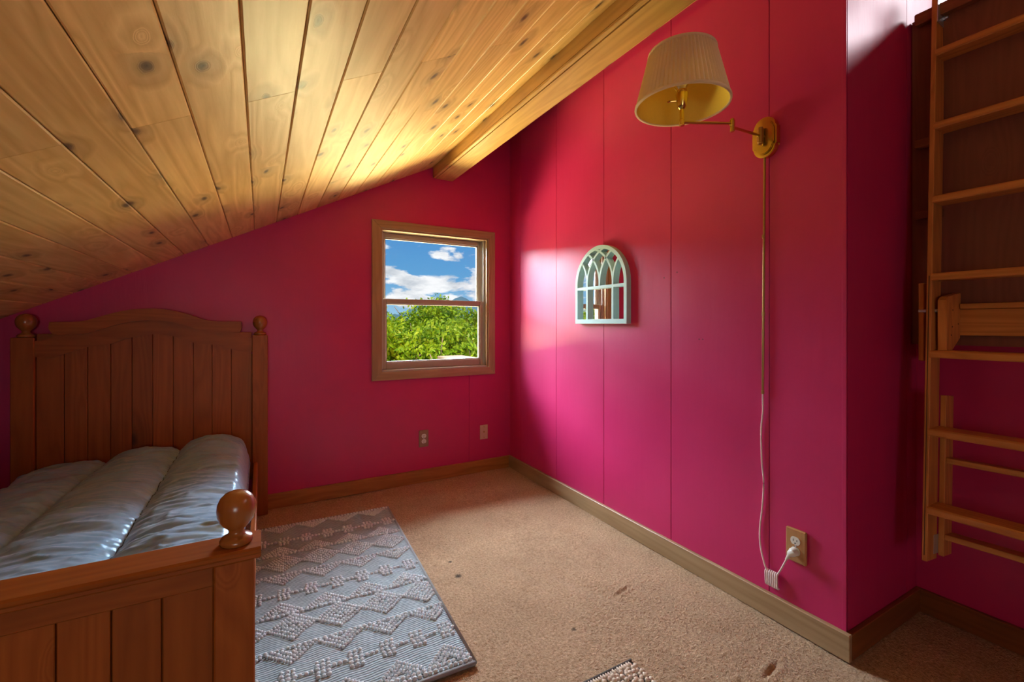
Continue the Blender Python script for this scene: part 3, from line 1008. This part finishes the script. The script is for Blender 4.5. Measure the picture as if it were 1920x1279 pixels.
# stitched seam cords lying in the valleys
for sx in seams[1:3]:
    pts = []
    for j in range(0, nyc, 3):
        col = CXw[:, j]
        i = int(np.argmin(np.abs(col - sx)))
        pts.append((CX[i, j], CY[i, j], CZ[i, j] + 0.0005))
    bm = bmesh.new(); tube(bm, pts, 0.0018, 6)
    obj('seam', bm, plain('seam_thread', (0.05, 0.05, 0.06), 0.7), comf, smooth=True)

# ------------------------------------------------------------------ rugs
def knots_mesh(pts, mat, name, parent, seed=1):
    """many small wool knots joined in one mesh; pts = (x, y, z, rx, ry, rz, ang)"""
    r = np.random.default_rng(seed)
    bm = bmesh.new()
    bmesh.ops.create_icosphere(bm, subdivisions=1, radius=1.0)
    bv = np.array([v.co[:] for v in bm.verts]); bf = np.array([[v.index for v in f.verts] for f in bm.faces])
    bm.free()
    P_ = np.array(pts)
    n = len(P_)
    ca, sa = np.cos(P_[:, 6]), np.sin(P_[:, 6])
    sc = r.uniform(0.85, 1.15, (n, 1))
    lx = bv[None, :, 0] * P_[:, 3:4] * sc; ly = bv[None, :, 1] * P_[:, 4:5] * sc; lz = bv[None, :, 2] * P_[:, 5:6] * sc
    X = lx * ca[:, None] - ly * sa[:, None] + P_[:, 0:1]
    Y = lx * sa[:, None] + ly * ca[:, None] + P_[:, 1:2]
    Z = lz + P_[:, 2:3]
    V_ = np.stack([X, Y, Z], 2).reshape(-1, 3)
    F_ = (bf[None] + (np.arange(n) * len(bv))[:, None, None]).reshape(-1, 3)
    off = origin(parent)
    V_ = V_ - np.array(off[:])
    me = np_mesh(name, V_, F_)
    me.materials.append(mat)
    for p in me.polygons: p.use_smooth = True
    o = link(bpy.data.objects.new(name, me), parent)
    o['kind'] = 'stuff'
    return o

RA = math.radians(-2.3)
RO = Vector((0.687, 2.812))                            # far right corner
def rp(u, v):
    """rug coordinates: u from the right edge leftwards, v from the far edge towards the camera"""
    ex = Vector((-math.cos(RA), -math.sin(RA))); ey = Vector((math.sin(RA), -math.cos(RA)))
    q = RO + ex * u + ey * v
    return q.x, q.y
RW, RL = 1.02, 1.435
rug = thing('rug', 'grey white woven area rug with raised diamonds, lying beside the bed', 'rug', (0.2, 2.1, 0.0))
nu, nv = 60, 90
vv = []
for i in range(nu + 1):
    for j in range(nv + 1):
        x, y = rp(RW * i / nu, RL * j / nv)
        vv.append((x, y, 0.0125 + 0.0012 * math.sin(i * 0.9 + j * 0.3)))
vv = np.array(vv)
ii, jj = np.meshgrid(np.arange(nu), np.arange(nv), indexing='ij')
a = (ii * (nv + 1) + jj).ravel()
qq = np.stack([a, a + nv + 1, a + nv + 2, a + 1], 1)
rim = [i * (nv + 1) for i in range(nu + 1)] + [nu * (nv + 1) + j for j in range(1, nv + 1)] + [i * (nv + 1) + nv for i in range(nu - 1, -1, -1)] + [j for j in range(nv - 1, 0, -1)]
n0 = len(vv); sk = vv[rim].copy(); sk[:, 2] = 0.0
vv = np.concatenate([vv, sk]); m_ = len(rim)
sq = np.array([[rim[k], rim[(k + 1) % m_], n0 + (k + 1) % m_, n0 + k] for k in range(m_)])
me = np_mesh('weave', vv - np.array([0.2, 2.1, 0.0]), np.concatenate([qq, sq]))
me.materials.append(M_RUG)
for p in me.polygons: p.use_smooth = True
link(bpy.data.objects.new('weave', me), rug)
bm = bmesh.new()
q = [(*rp(0, 0), 0.008), (*rp(0, RL), 0.008), (*rp(RW, RL), 0.008), (*rp(RW, 0), 0.008)]
for p0, p1 in ((q[0], q[1]), (q[1], q[2]), (q[2], q[3]), (q[3], q[0])):
    tube(bm, [p0, p1], 0.0078, 8)
obj('binding', bm, M_RUGEDGE, rug, smooth=True)
K = []
ZK = 0.0155
def kn(u, v, a=0.0, rx=0.0082, ry=0.0072, rz=0.0075):
    if 0.008 < u < RW - 0.008 and 0.008 < v < RL - 0.008:
        x, y = rp(u, v)
        K.append((x + random.uniform(-.0012, .0012), y + random.uniform(-.0012, .0012), ZK, rx, ry, rz, a + RA + random.uniform(-.2, .2)))
def seg(u0, v0, u1, v1, st=0.0125):
    L = math.hypot(u1 - u0, v1 - v0)
    n = max(1, round(L / st))
    for k in range(n + 1):
        t = k / n
        kn(u0 + (u1 - u0) * t, v0 + (v1 - v0) * t, math.atan2(v1 - v0, -(u1 - u0)), 0.0076, 0.0052, 0.0070)
PER = 0.165
def line(v):
    u = 0.012
    while u < RW:
        kn(u, v); u += 0.0172
def diamonds(v, ph):
    u = ph
    while u < RW + 0.1:
        for k in range(3):
            h = 0.080 * (1 - k * 0.31); hv = 0.074 * (1 - k * 0.31)
            seg(u - h, v, u, v - hv); seg(u, v - hv, u + h, v); seg(u + h, v, u, v + hv); seg(u, v + hv, u - h, v)
        kn(u, v)
        u += PER
def tris(v, ph, s):
    line(v)
    u = ph
    while u < RW + 0.1:
        for k in range(3):
            h = 0.072 * (1 - k * 0.32); hv = 0.068 * (1 - k * 0.32)
            seg(u - h, v + s * 0.012, u, v + s * (hv + 0.012)); seg(u, v + s * (hv + 0.012), u + h, v + s * 0.012)
        u += PER
def crosses(v, ph):
    line(v)
    u = ph
    while u < RW:
        for du in (-0.0172, 0, 0.0172):
            kn(u + du, v - 0.017); kn(u + du, v - 0.034); kn(u + du, v + 0.017); kn(u + du, v + 0.034)
        u += 0.105
tris(0.018, 0.10, 1)
crosses(0.215, 0.05)
tris(0.365, 0.10, -1)
diamonds(0.458, 0.085)
tris(0.565, 0.085, 1)
crosses(0.730, 0.05)
tris(0.880, 0.09, -1)
diamonds(0.965, 0.05)
tris(1.085, 0.06, 1)
crosses(1.240, 0.04)
tris(1.402, 0.07, -1)
line(1.420)
knots_mesh(K, M_KNOT, 'wool_knots', rug)

rug2 = thing('accent_rug', 'cream shag rug corner at the bottom edge on the carpet', 'rug', (0.8, 0.85, 0.0))
bm = bmesh.new(); box(bm, 0.50, 1.096, 0.45, 1.132, 0.0, 0.010, bevel=0.003)
obj('backing', bm, M_SHAGE, rug2)
bm = bmesh.new()
tube(bm, [(0.50, 1.127, 0.012), (1.093, 1.127, 0.012)], 0.004, 6)
obj('binding', bm, M_SHAGE, rug2)
K = []
y = 1.112; r_ = 0
while y > 0.62:
    x = 0.515 + (0.006 if r_ % 2 else 0)
    while x < 1.085:
        if r_ == 0:
            K.append((x, y, 0.013, 0.0045, 0.013, 0.006, 0))
        else:
            K.append((x + random.uniform(-.004, .004), y + random.uniform(-.004, .004), 0.016 + random.uniform(0, .004), 0.010, 0.0085, 0.009, random.uniform(0, 3)))
        x += 0.010 if r_ == 0 else 0.0165
    y -= 0.020 if r_ == 0 else 0.0150
    r_ += 1
knots_mesh(K, M_SHAG, 'pile_loops', rug2, 5)

# ------------------------------------------------------------------ arched mirror on the right wall
MX0, MX1 = 1.722, XW
MYC, MR, MZ0, MZS = 2.035, 0.226, 1.152, 1.384
mir = thing('wall_mirror', 'arched mirror in a seafoam window frame on the crimson wall', 'mirror', (XW, MYC, MZ0))
def arch(r, z0, n=28):
    pts = [(MYC + r, z0), (MYC + r, MZS)]
    pts += [(MYC + r * math.cos(a), MZS + r * 1.0 * math.sin(a)) for a in np.linspace(0, math.pi, n)[1:-1]]
    pts += [(MYC - r, MZS), (MYC - r, z0)]
    return pts
outer, inner = arch(MR, MZ0), arch(MR - 0.022, MZ0 + 0.026)
bm = bmesh.new()
n = len(outer)
for x_ in (MX0, MX1):
    pass
o0 = [bm.verts.new((MX0, *p)) for p in outer]; o1 = [bm.verts.new((MX1, *p)) for p in outer]
i0 = [bm.verts.new((MX0, *p)) for p in inner]; i1 = [bm.verts.new((MX1, *p)) for p in inner]
for k in range(n):
    l = (k + 1) % n
    bm.faces.new([o0[k], o0[l], i0[l], i0[k]]); bm.faces.new([o1[k], i1[k], i1[l], o1[l]])
    bm.faces.new([o0[k], o1[k], o1[l], o0[l]]); bm.faces.new([i0[k], i0[l], i1[l], i1[k]])
obj('frame', bm, M_TEAL, mir)
bm = bmesh.new(); prism(bm, arch(MR - 0.012, MZ0 + 0.012), 'x', MX1 - 0.010, MX1 - 0.006)
obj('mirror_glass', bm, M_MIRROR, mir)
TZ = 1.365
b0, b1 = MX0 + 0.001, MX1 - 0.010
obj('crossbar', nbox(b0, b1, MYC - MR + 0.02, MYC + MR - 0.02, TZ - 0.0085, TZ + 0.0085), M_TEAL, mir)
col_w = (2 * MR) / 4
for yb_ in (MYC - col_w, MYC + col_w):
    obj('mullion', nbox(b0, b1, yb_ - 0.0075, yb_ + 0.0075, MZ0 + 0.02, TZ - 0.008), M_TEAL, mir)
ri = MR - 0.01
for kk in (-1, 0, 1):
    for s in (-1, 1):
        # an arc of the outer radius starting upright at the mullion and bending towards side s
        y0_ = MYC + kk * col_w
        path = []
        for a_ in np.linspace(0, math.pi / 2, 20):
            yy = y0_ + s * ri * (1 - math.cos(a_)); zz_ = MZS + ri * math.sin(a_)
            if (yy - MYC) ** 2 + (zz_ - MZS) ** 2 > (MR - 0.008) ** 2:
                break
            path.append((yy, zz_))
        if len(path) > 2:
            path = [(y0_, TZ + 0.004)] + path
            bm = bmesh.new(); strip2d(bm, path, 0.0125, 'x', b0 + 0.0004 * (kk + 2) + 0.0002 * s, b1)
            obj('tracery_bar', bm, M_TEAL, mir)

# ------------------------------------------------------------------ swing arm wall lamp
lamp = thing('wall_lamp', 'brass swing arm wall lamp with pleated cream shade on the crimson wall', 'lamp', (XW, 1.055, 1.885))
def plate_pts(w, h, rc, cy=1.055, cz_=1.885):
    """rounded top and bottom with small square shoulders"""
    pts = []
    hz = h / 2 - rc
    pts += [(cy + w / 2, cz_ - hz * 0.92), (cy + w / 2, cz_ + hz * 0.92)]
    pts += [(cy + w / 2 - 0.004, cz_ + hz * 0.92)]
    pts += [(cy + (w / 2 - 0.005) * math.cos(a), cz_ + hz + rc * math.sin(a)) for a in np.linspace(0.1, math.pi - 0.1, 16)]
    pts += [(cy - w / 2 + 0.004, cz_ + hz * 0.92), (cy - w / 2, cz_ + hz * 0.92), (cy - w / 2, cz_ - hz * 0.92), (cy - w / 2 + 0.004, cz_ - hz * 0.92)]
    pts += [(cy + (w / 2 - 0.005) * math.cos(a), cz_ - hz - rc * math.sin(a)) for a in np.linspace(math.pi - 0.1, 0.1, 16)]
    pts += [(cy + w / 2 - 0.004, cz_ - hz * 0.92)]
    return pts
bm = bmesh.new(); prism(bm, plate_pts(0.098, 0.158, 0.042), 'x', XW - 0.026, XW, bevel=0.002)
bp = obj('back_plate', bm, M_BRASS, lamp)
bm = bmesh.new(); prism(bm, plate_pts(0.082, 0.136, 0.036), 'x', XW - 0.033, XW - 0.025, bevel=0.003)
obj('plate_face', bm, M_BRASS, bp)
PX, PY, PZ = 1.708, 1.056, 1.887
bm = bmesh.new(); lathe(bm, [(0.006, -0.034), (0.009, -0.032), (0.009, -0.028), (0.0115, -0.026), (0.0115, 0.026), (0.009, 0.028), (0.009, 0.032), (0.006, 0.034)], (PX, PY, PZ), 18)
obj('pivot', bm, M_BRASSD, lamp, smooth=True, sharp=40)
bm = bmesh.new(); tube(bm, [(XW - 0.02, PY, PZ), (PX, PY, PZ)], 0.007, 12)
obj('stem', bm, M_BRASSD, lamp, smooth=True, sharp=40)
EX, EY, EZ = 1.527, 1.052, 1.887
SXx, SYy, SZ = 1.358, 1.139, 1.895
bm = bmesh.new(); tube(bm, [(PX, PY, PZ), (EX, EY, EZ - 0.006)], 0.0052, 12)
obj('arm', bm, M_BRASS, lamp, smooth=True, sharp=40)
bm = bmesh.new(); lathe(bm, [(0.006, -0.024), (0.0085, -0.022), (0.0085, -0.002), (0.0098, -0.001), (0.0098, 0.018), (0.0075, 0.020), (0.0075, 0.024), (0.004, 0.027)], (EX, EY, EZ), 18)
obj('elbow', bm, M_BRASS, lamp, smooth=True, sharp=40)
bm = bmesh.new(); tube(bm, [(EX, EY, EZ + 0.008), (SXx, SYy, SZ)], 0.0052, 12)
obj('arm', bm, M_BRASS, lamp, smooth=True, sharp=40)
bm = bmesh.new(); lathe(bm, [(0.007, -0.013), (0.0095, -0.011), (0.0095, 0.010), (0.0078, 0.012), (0.0078, 0.048), (0.0095, 0.050), (0.0125, 0.054), (0.0165, 0.060), (0.0215, 0.098), (0.0225, 0.106), (0.0175, 0.112), (0.0165, 0.120)], (SXx, SYy, SZ), 24)
obj('socket', bm, M_BRASS, lamp, smooth=True, sharp=40)
bm = bmesh.new(); tube(bm, [(SXx - 0.012, SYy + 0.012, SZ + 0.082), (SXx - 0.032, SYy + 0.030, SZ + 0.082)], [0.0022, 0.0022], 8)
box(bm, SXx - 0.038, SXx - 0.030, SYy + 0.026, SYy + 0.036, SZ + 0.0805, SZ + 0.0835)
obj('switch_key', bm, M_BRASS, lamp)
bm = bmesh.new(); lathe(bm, [(0.012, 0.118), (0.014, 0.130), (0.026, 0.155), (0.030, 0.175), (0.026, 0.195), (0.014, 0.206), (0.002, 0.209)], (SXx, SYy, SZ), 20)
obj('bulb', bm, M_BULB, lamp, smooth=True)
# pleated shade: folded cloth with a lining and rolled trims
ZS0, ZS1, RS0, RS1 = 1.958, 2.146, 0.163, 0.116
NP = 64; SEG = NP * 6
bm = bmesh.new()
rows = 7
rings = []
for j in range(rows):
    t = j / (rows - 1)
    ring = []
    for k in range(SEG):
        a_ = 2 * math.pi * k / SEG
        ph = (k % 6) / 6
        d_ = 0.0046 * (1 - abs(ph * 2 - 1)) ** 0.8
        r = RS0 + (RS1 - RS0) * t + d_
        ring.append(bm.verts.new((SXx + r * math.cos(a_), SYy + r * math.sin(a_), ZS0 + (ZS1 - ZS0) * t)))
    rings.append(ring)
for A, B in zip(rings, rings[1:]):
    for k in range(SEG):
        bm.faces.new([A[k], A[(k + 1) % SEG], B[(k + 1) % SEG], B[k]])
shade = obj('lamp_shade', bm, M_SHADE, lamp)
bm = bmesh.new(); lathe(bm, [(RS0 - 0.002, ZS0), ((RS0 + RS1) / 2 - 0.002, (ZS0 + ZS1) / 2), (RS1 - 0.002, ZS1)], (SXx, SYy, 0), 64, closed=False)
obj('lining', bm, M_LINING, shade, smooth=True)
for r, z in ((RS0 + 0.002, ZS0), (RS1 + 0.002, ZS1)):
    bm = bmesh.new()
    lathe(bm, [(r - 0.004, z - 0.004), (r + 0.0025, z - 0.005), (r + 0.004, z), (r + 0.003, z + 0.006), (r - 0.004, z + 0.006), (r - 0.004, z - 0.004)], (SXx, SYy, 0), 64, closed=False)
    obj('trim', bm, M_SHADE, shade, smooth=True)
bm = bmesh.new()
for a_ in (0.5, 0.5 + 2 * math.pi / 3, 0.5 + 4 * math.pi / 3):
    tube(bm, [(SXx + 0.016 * math.cos(a_), SYy + 0.016 * math.sin(a_), SZ + 0.114), (SXx + RS1 * math.cos(a_), SYy + RS1 * math.sin(a_), ZS1 - 0.012)], 0.0014, 6)
obj('shade_fitter', bm, M_BRASS, lamp)
# cord cover tube, cord, coiled bundle and plug hang from the lamp
bm = bmesh.new(); tube(bm, [(XW - 0.010, 1.062, 1.812), (XW - 0.010, 1.066, 1.35), (XW - 0.010, 1.070, 0.872)], 0.0045, 12)
cc_ = obj('cord_cover', bm, M_BRASSD, lamp, smooth=True, sharp=40)
for zc in (0.878, 1.190, 1.498):
    bm = bmesh.new(); lathe(bm, [(0.006, -0.007), (0.006, 0.007)], (XW - 0.010, 1.070 if zc < 1 else 1.0665, zc), 14)
    obj('ferrule', bm, M_BRASSD, cc_)
cord = smooth_path([(XW - 0.010, 1.070, 0.872), (XW - 0.008, 1.071, 0.80), (XW - 0.006, 1.079, 0.72), (XW - 0.006, 1.076, 0.60), (XW - 0.006, 1.069, 0.52), (XW - 0.006, 1.074, 0.42), (XW - 0.006, 1.084, 0.33), (XW - 0.008, 1.081, 0.265), (XW - 0.012, 1.064, 0.205), (XW - 0.014, 1.050, 0.176)], 8)
bm = bmesh.new(); tube(bm, cord, 0.0032, 8)
obj('cord', bm, M_CORD, lamp, smooth=True)
bm = bmesh.new()
for k in range(7):                                     # the spare length wound into a flat hank
    y_ = 1.056 - k * 0.0075
    tube(bm, smooth_path([(XW - 0.006, y_, 0.182), (XW - 0.016, y_ - 0.001, 0.176), (XW - 0.018, y_ - 0.002, 0.156), (XW - 0.016, y_ - 0.003, 0.128), (XW - 0.006, y_ - 0.003, 0.124)], 4), 0.0036, 7)
obj('cord_hank', bm, M_CORD, lamp, smooth=True)
bm = bmesh.new(); tube(bm, smooth_path([(XW - 0.014, 1.012, 0.178), (XW - 0.018, 0.996, 0.205), (XW - 0.026, 0.978, 0.240), (XW - 0.032, 0.962, 0.272)], 6), 0.0032, 8)
obj('cord', bm, M_CORD, lamp, smooth=True)
bm = bmesh.new()
tube(bm, [(XW - 0.033, 0.966, 0.264), (XW - 0.032, 0.957, 0.282), (XW - 0.031, 0.952, 0.290), (XW - 0.027, 0.945, 0.299), (XW - 0.016, 0.943, 0.301)], [0.0042, 0.0062, 0.0125, 0.0158, 0.0150], 14)
obj('plug', bm, M_WHITE, lamp, smooth=True, sharp=50)

# ------------------------------------------------------------------ alcove: plywood panel, bracket, ladder
pan = thing('loft_panel', 'dark stained plywood panel with a top rail on the alcove wall behind the ladder', 'panel', (2.29, 0.2, 1.07))
obj('sheet', nbox(2.268, XA - 0.001, -0.9, YR - 0.003, 1.070, 2.352), M_PLY, pan)
M_PLYT = wood('panel_rail', 'y', (0.30, 0.10, 0.035), (0.20, 0.065, 0.02), LK, rough=0.45, knots=0.0)
obj('top_rail', nbox(2.236, 2.268, -0.9, YR - 0.02, 2.318, 2.362, bevel=0.003), M_PLYT, pan)
for z0_ in (1.838, 1.560):
    cl = obj('cleat', nbox(2.236, 2.268, 0.685, 0.762, z0_, z0_ + 0.030, bevel=0.002), M_PLYT, pan)
    obj('clip', nbox(2.232, 2.237, 0.690, 0.700, z0_ + 0.006, z0_ + 0.030), M_WHITE, cl)

# ladder frame: U up along the rail, D depth, W width
B0 = Vector((2.000, 0.663, 0.330))
T0 = Vector((2.226, 0.7065, 2.42))
Uv = (T0 - B0).normalized()
Wv = Vector((0, -1, 0)); Wv = (Wv - Uv * Wv.dot(Uv)).normalized()
Dv = Wv.cross(Uv)
if Dv.x < 0: Dv = -Dv
LLEN = (T0 - B0).length
lad = thing('ladder', 'brown wooden loft ladder with flat treads leaning in the alcove', 'ladder', tuple(B0))
def lbox(name, w0, w1, d0, d1, u0, u1, mat, bevel=0.002, parent=None):
    bm = nbox(w0, w1, d0, d1, u0, u1, bevel=bevel)
    M = Matrix((( Wv.x, Dv.x, Uv.x), (Wv.y, Dv.y, Uv.y), (Wv.z, Dv.z, Uv.z)))
    for v_ in bm.verts:
        v_.co = M @ v_.co + B0
    return obj(name, bm, mat, parent or lad)
RD = 0.082
lbox('rail', 0.0, 0.0155, 0, RD, 0, LLEN, M_LADZ)
lbox('rail', 0.455, 0.4705, 0, RD, 0, LLEN, M_LADZ)
# dark strip painting the shade of a groove on the rail face
lbox('groove_shade', 0.0062, 0.0088, -0.0006, 0.003, 0.02, 1.0, M_DARKGAP, bevel=0)
rung_z = [0.491, 0.757, 1.030, 1.306, 1.591, 1.868, 2.150]
for rz in rung_z:
    t = (rz - B0.z) / Uv.z
    p = B0 + Uv * t
    bm = bmesh.new()
    # horizontal tread with a rounded nose
    xa = p.x - 0.003
    prof = [(xa + 0.004, rz), (xa + RD + 0.004, rz), (xa + RD + 0.004, rz + 0.026), (xa + 0.006, rz + 0.026), (xa + 0.001, rz + 0.021), (xa, rz + 0.004)]
    prism(bm, prof, 'y', p.y - 0.456, p.y - 0.0125, bevel=0.001)
    obj('tread', bm, M_LADY, lad)
# lower section folded up behind, hinged at the foot
def fbox(name, w0, w1, d0, d1, u0, u1, mat, bevel=0.002):
    return lbox(name, w0, w1, d0, d1, u0, u1, mat, bevel)
fr = lbox('folded_rail', 0.0165, 0.033, RD + 0.004, RD + 0.074, 0.012, 0.575, M_LADZ)
fbox('folded_rail', 0.437, 0.4535, RD + 0.004, RD + 0.074, 0.012, 0.575, M_LADZ)
for u0_ in (0.070, 0.335):
    fbox('folded_tread', 0.033, 0.437, RD + 0.006, RD + 0.073, u0_, u0_ + 0.019, M_LADY)
lbox('hinge', 0.0158, 0.0172, RD - 0.03, RD + 0.04, 0.020, 0.085, M_STEEL, bevel=0)
# zinc bracket and bolt at the head
pl = lbox('bracket_plate', 0.0158, 0.0185, 0.002, RD + 0.03, LLEN - 0.135, LLEN + 0.06, M_STEEL, bevel=0.0)
bm = bmesh.new()
c_ = B0 + Wv * 0.0185 + Dv * 0.05 + Uv * (LLEN - 0.105)
lathe(bm, [(0.009, 0), (0.009, 0.006), (0.005, 0.006), (0.005, 0.014), (0.003, 0.015)], tuple(c_), 6, rot=Wv.to_track_quat('Z', 'Y').to_matrix())
obj('bolt', bm, M_STEEL, pl)

# wooden stop bracket on the wall that the ladder pivots in
br = thing('ladder_bracket', 'wooden cross board with gusset blocks gripping the middle of the ladder', 'bracket', (2.25, 0.5, 1.07))
bm = bmesh.new(); prism(bm, [(2.112, 1.045), (2.150, 1.045), (2.240, 1.098), (2.246, 1.265), (2.130, 1.247), (2.112, 1.235)], 'y', 0.631, 0.655, bevel=0.002)
gs = obj('gusset', bm, M_LADZ, br)
for x_, z_ in ((2.17, 1.20), (2.165, 1.14), (2.155, 1.11), (2.22, 1.15)):
    bm = bmesh.new(); lathe(bm, [(0.003, -0.001), (0.003, 0.0006)], (x_, 0.631, z_), 8, rot=Matrix.Rotation(math.radians(90), 3, 'X'))
    obj('nail_hole', bm, M_SLOT, gs)
obj('outer_block', nbox(2.125, 2.262, 0.697, 0.713, 1.014, 1.300, bevel=0.002), M_LADZ, br)
obj('cross_board', nbox(2.238, 2.256, -0.2, 0.640, 1.108, 1.204, bevel=0.002), M_LADY, br)
obj('ledger', nbox(2.226, 2.267, -0.2, 0.629, 1.2045, 1.224, bevel=0.002), M_LADY, br)
bm = bmesh.new(); tube(bm, [(2.128, 0.712, 1.198), (2.128, 0.650, 1.198)], 0.006, 8)
obj('axle_bolt', bm, M_STEEL, br)

# ------------------------------------------------------------------ outdoors
bm = bmesh.new()
for v_ in ((-120, 3.6, -3.2), (120, 3.6, -3.2), (120, 260, -3.2), (-120, 260, -3.2)):
    bm.verts.new(v_)
bm.faces.new(bm.verts)
g = struct('ground', bm, M_GRASS)
bm = bmesh.new(); box(bm, XL - 0.2, 4.6, YB + 0.152, YB + 0.17, -3.2, -0.06)
struct('wall_outside', bm, M_EXT)

def tree(i, x, y, top, spread, label, row=2):
    r = np.random.default_rng(100 + i)
    t = thing('tree', label, 'tree', (x, y, -3.2), ('front row of trees outside the window', 'rear row of trees outside the window', None)[row])
    bm = bmesh.new()
    h = top + 3.2
    tips = []
    trunk = [(x + r.normal(0, .04) * k, y, -3.2 + h * 0.62 * k / 5) for k in range(6)]
    tube(bm, trunk, [0.08, 0.07, 0.06, 0.055, 0.045, 0.03], 7)
    for k in range(13):
        s = Vector(trunk[1 + k % 5])
        a_ = r.uniform(0, 2 * math.pi)
        L = spread * r.uniform(0.5, 1.0)
        e_ = s + Vector((math.cos(a_) * L, math.sin(a_) * L, (top - s.z) * r.uniform(0.4, 0.9)))
        m_ = (s + e_) / 2 + Vector((r.normal(0, .12), r.normal(0, .12), 0.15))
        tube(bm, [s, m_, e_], [0.03, 0.02, 0.008], 5)
        tips += [m_, e_, (m_ + e_) / 2]
    obj('trunk', bm, M_BARK, t, smooth=True)
    n = 7500
    # leaves gathered in tufts over an uneven crown
    nt_ = 130
    cen = []
    while len(cen) < nt_:
        p = r.uniform(-1, 1, 3)
        if 0.35 < np.linalg.norm(p) < 1.0:
            cen.append((x + p[0] * spread, y + p[1] * spread * 0.8, (top - 0.1) - (1 - p[2]) * 1.05))
    cen = np.array(cen)
    c = cen[r.integers(0, nt_, n)] + r.normal(0, 0.13, (n, 3)) * np.array([1, 1, 0.6])
    L = r.uniform(0.08, 0.15, n)
    d = r.normal(0, 1, (n, 3)); d[:, 2] -= 0.3; d /= np.linalg.norm(d, axis=1)[:, None]
    u = np.cross(d, r.normal(0, 0.5, (n, 3)) + np.array([0, 0, 1.0])); u /= np.linalg.norm(u, axis=1)[:, None]
    wv_ = (L * 0.24)[:, None]
    A = c; B = c + d * (L * 0.5)[:, None] + u * wv_; Cc = c + d * L[:, None] - np.array([0, 0, 0.01]); D = c + d * (L * 0.5)[:, None] - u * wv_
    V_ = np.stack([A, B, Cc, D], 1).reshape(-1, 3) - np.array([x, y, -3.2])
    F_ = np.arange(4 * n).reshape(n, 4)
    me = np_mesh('foliage', V_, F_)
    me.materials.append(M_LEAF)
    o = link(bpy.data.objects.new('foliage', me), t)
    o['kind'] = 'stuff'
specs = []
rr_ = np.random.default_rng(5)
i = 0
for row, (yy, step, tp) in enumerate(((9.3, 1.05, 1.46), (11.3, 1.05, 1.78))):
    xx = -6.5 + 0.6 * row
    while xx < 7.8:
        specs.append((xx + rr_.uniform(-.25, .25), yy + rr_.uniform(-.5, .5), tp + rr_.uniform(-0.15, 0.08), 1.15 + rr_.uniform(-.1, .25), row))
        xx += step
for i, (x, y, tp, sp, row) in enumerate(specs):
    tree(i, x, y, tp, sp, ('yellow green leafy tree in the front row of the thicket outside the window', 'leafy tree in the rear row of the thicket outside the window')[row], row)
tree(90, 4.75, 12.9, 2.05, 0.6, 'taller tree whose tip rises above the thicket against the sky')

def hill(name, label, peaks, y, base):
    bm = bmesh.new()
    n = 180
    xs_ = np.linspace(peaks[0][0] - 160, peaks[-1][0] + 160, n)
    def hz(x):
        return base + sum(hh * math.exp(-abs((x - px) / w) ** 1.6) for px, hh, w in peaks) + 0.25 * math.sin(x * 0.35) + 0.2 * math.sin(x * 0.9)
    rows_ = []
    for k, (dy, f) in enumerate(((-70, 0), (-35, 0.5), (0, 1.0), (50, 0.0))):
        rows_.append([bm.verts.new((x, y + dy, base - 8 + (hz(x) - base + 8) * f)) for x in xs_])
    for A, B in zip(rows_, rows_[1:]):
        for k in range(n - 1):
            bm.faces.new([A[k], A[k + 1], B[k + 1], B[k]])
    o = obj(name, bm, M_HILL, None, smooth=True)
    tag(o, label, 'mountain')
    return o
hill('mountain', 'blue hazy mountain ridge with a pointed peak far beyond the trees', [(84, 9.0, 8), (104, 2.5, 14)], 255, 6.5)
hill('mountain', 'rounded blue mountain far off at the right of the window', [(176, 22.0, 24)], 420, 7.0)

roof = thing('porch_roof', 'tan board roof edge outside low beyond the window', 'roof', (3.1, 7.2, -3.2))
obj('roof_boards', nbox(2.84, 3.32, 7.1, 7.9, 0.47, 0.560, bevel=0.01), M_TAN, roof)
for x_ in (2.90, 3.26):
    obj('post', nbox(x_ - 0.04, x_ + 0.04, 7.4, 7.48, -3.2, 0.475), M_TAN, roof)
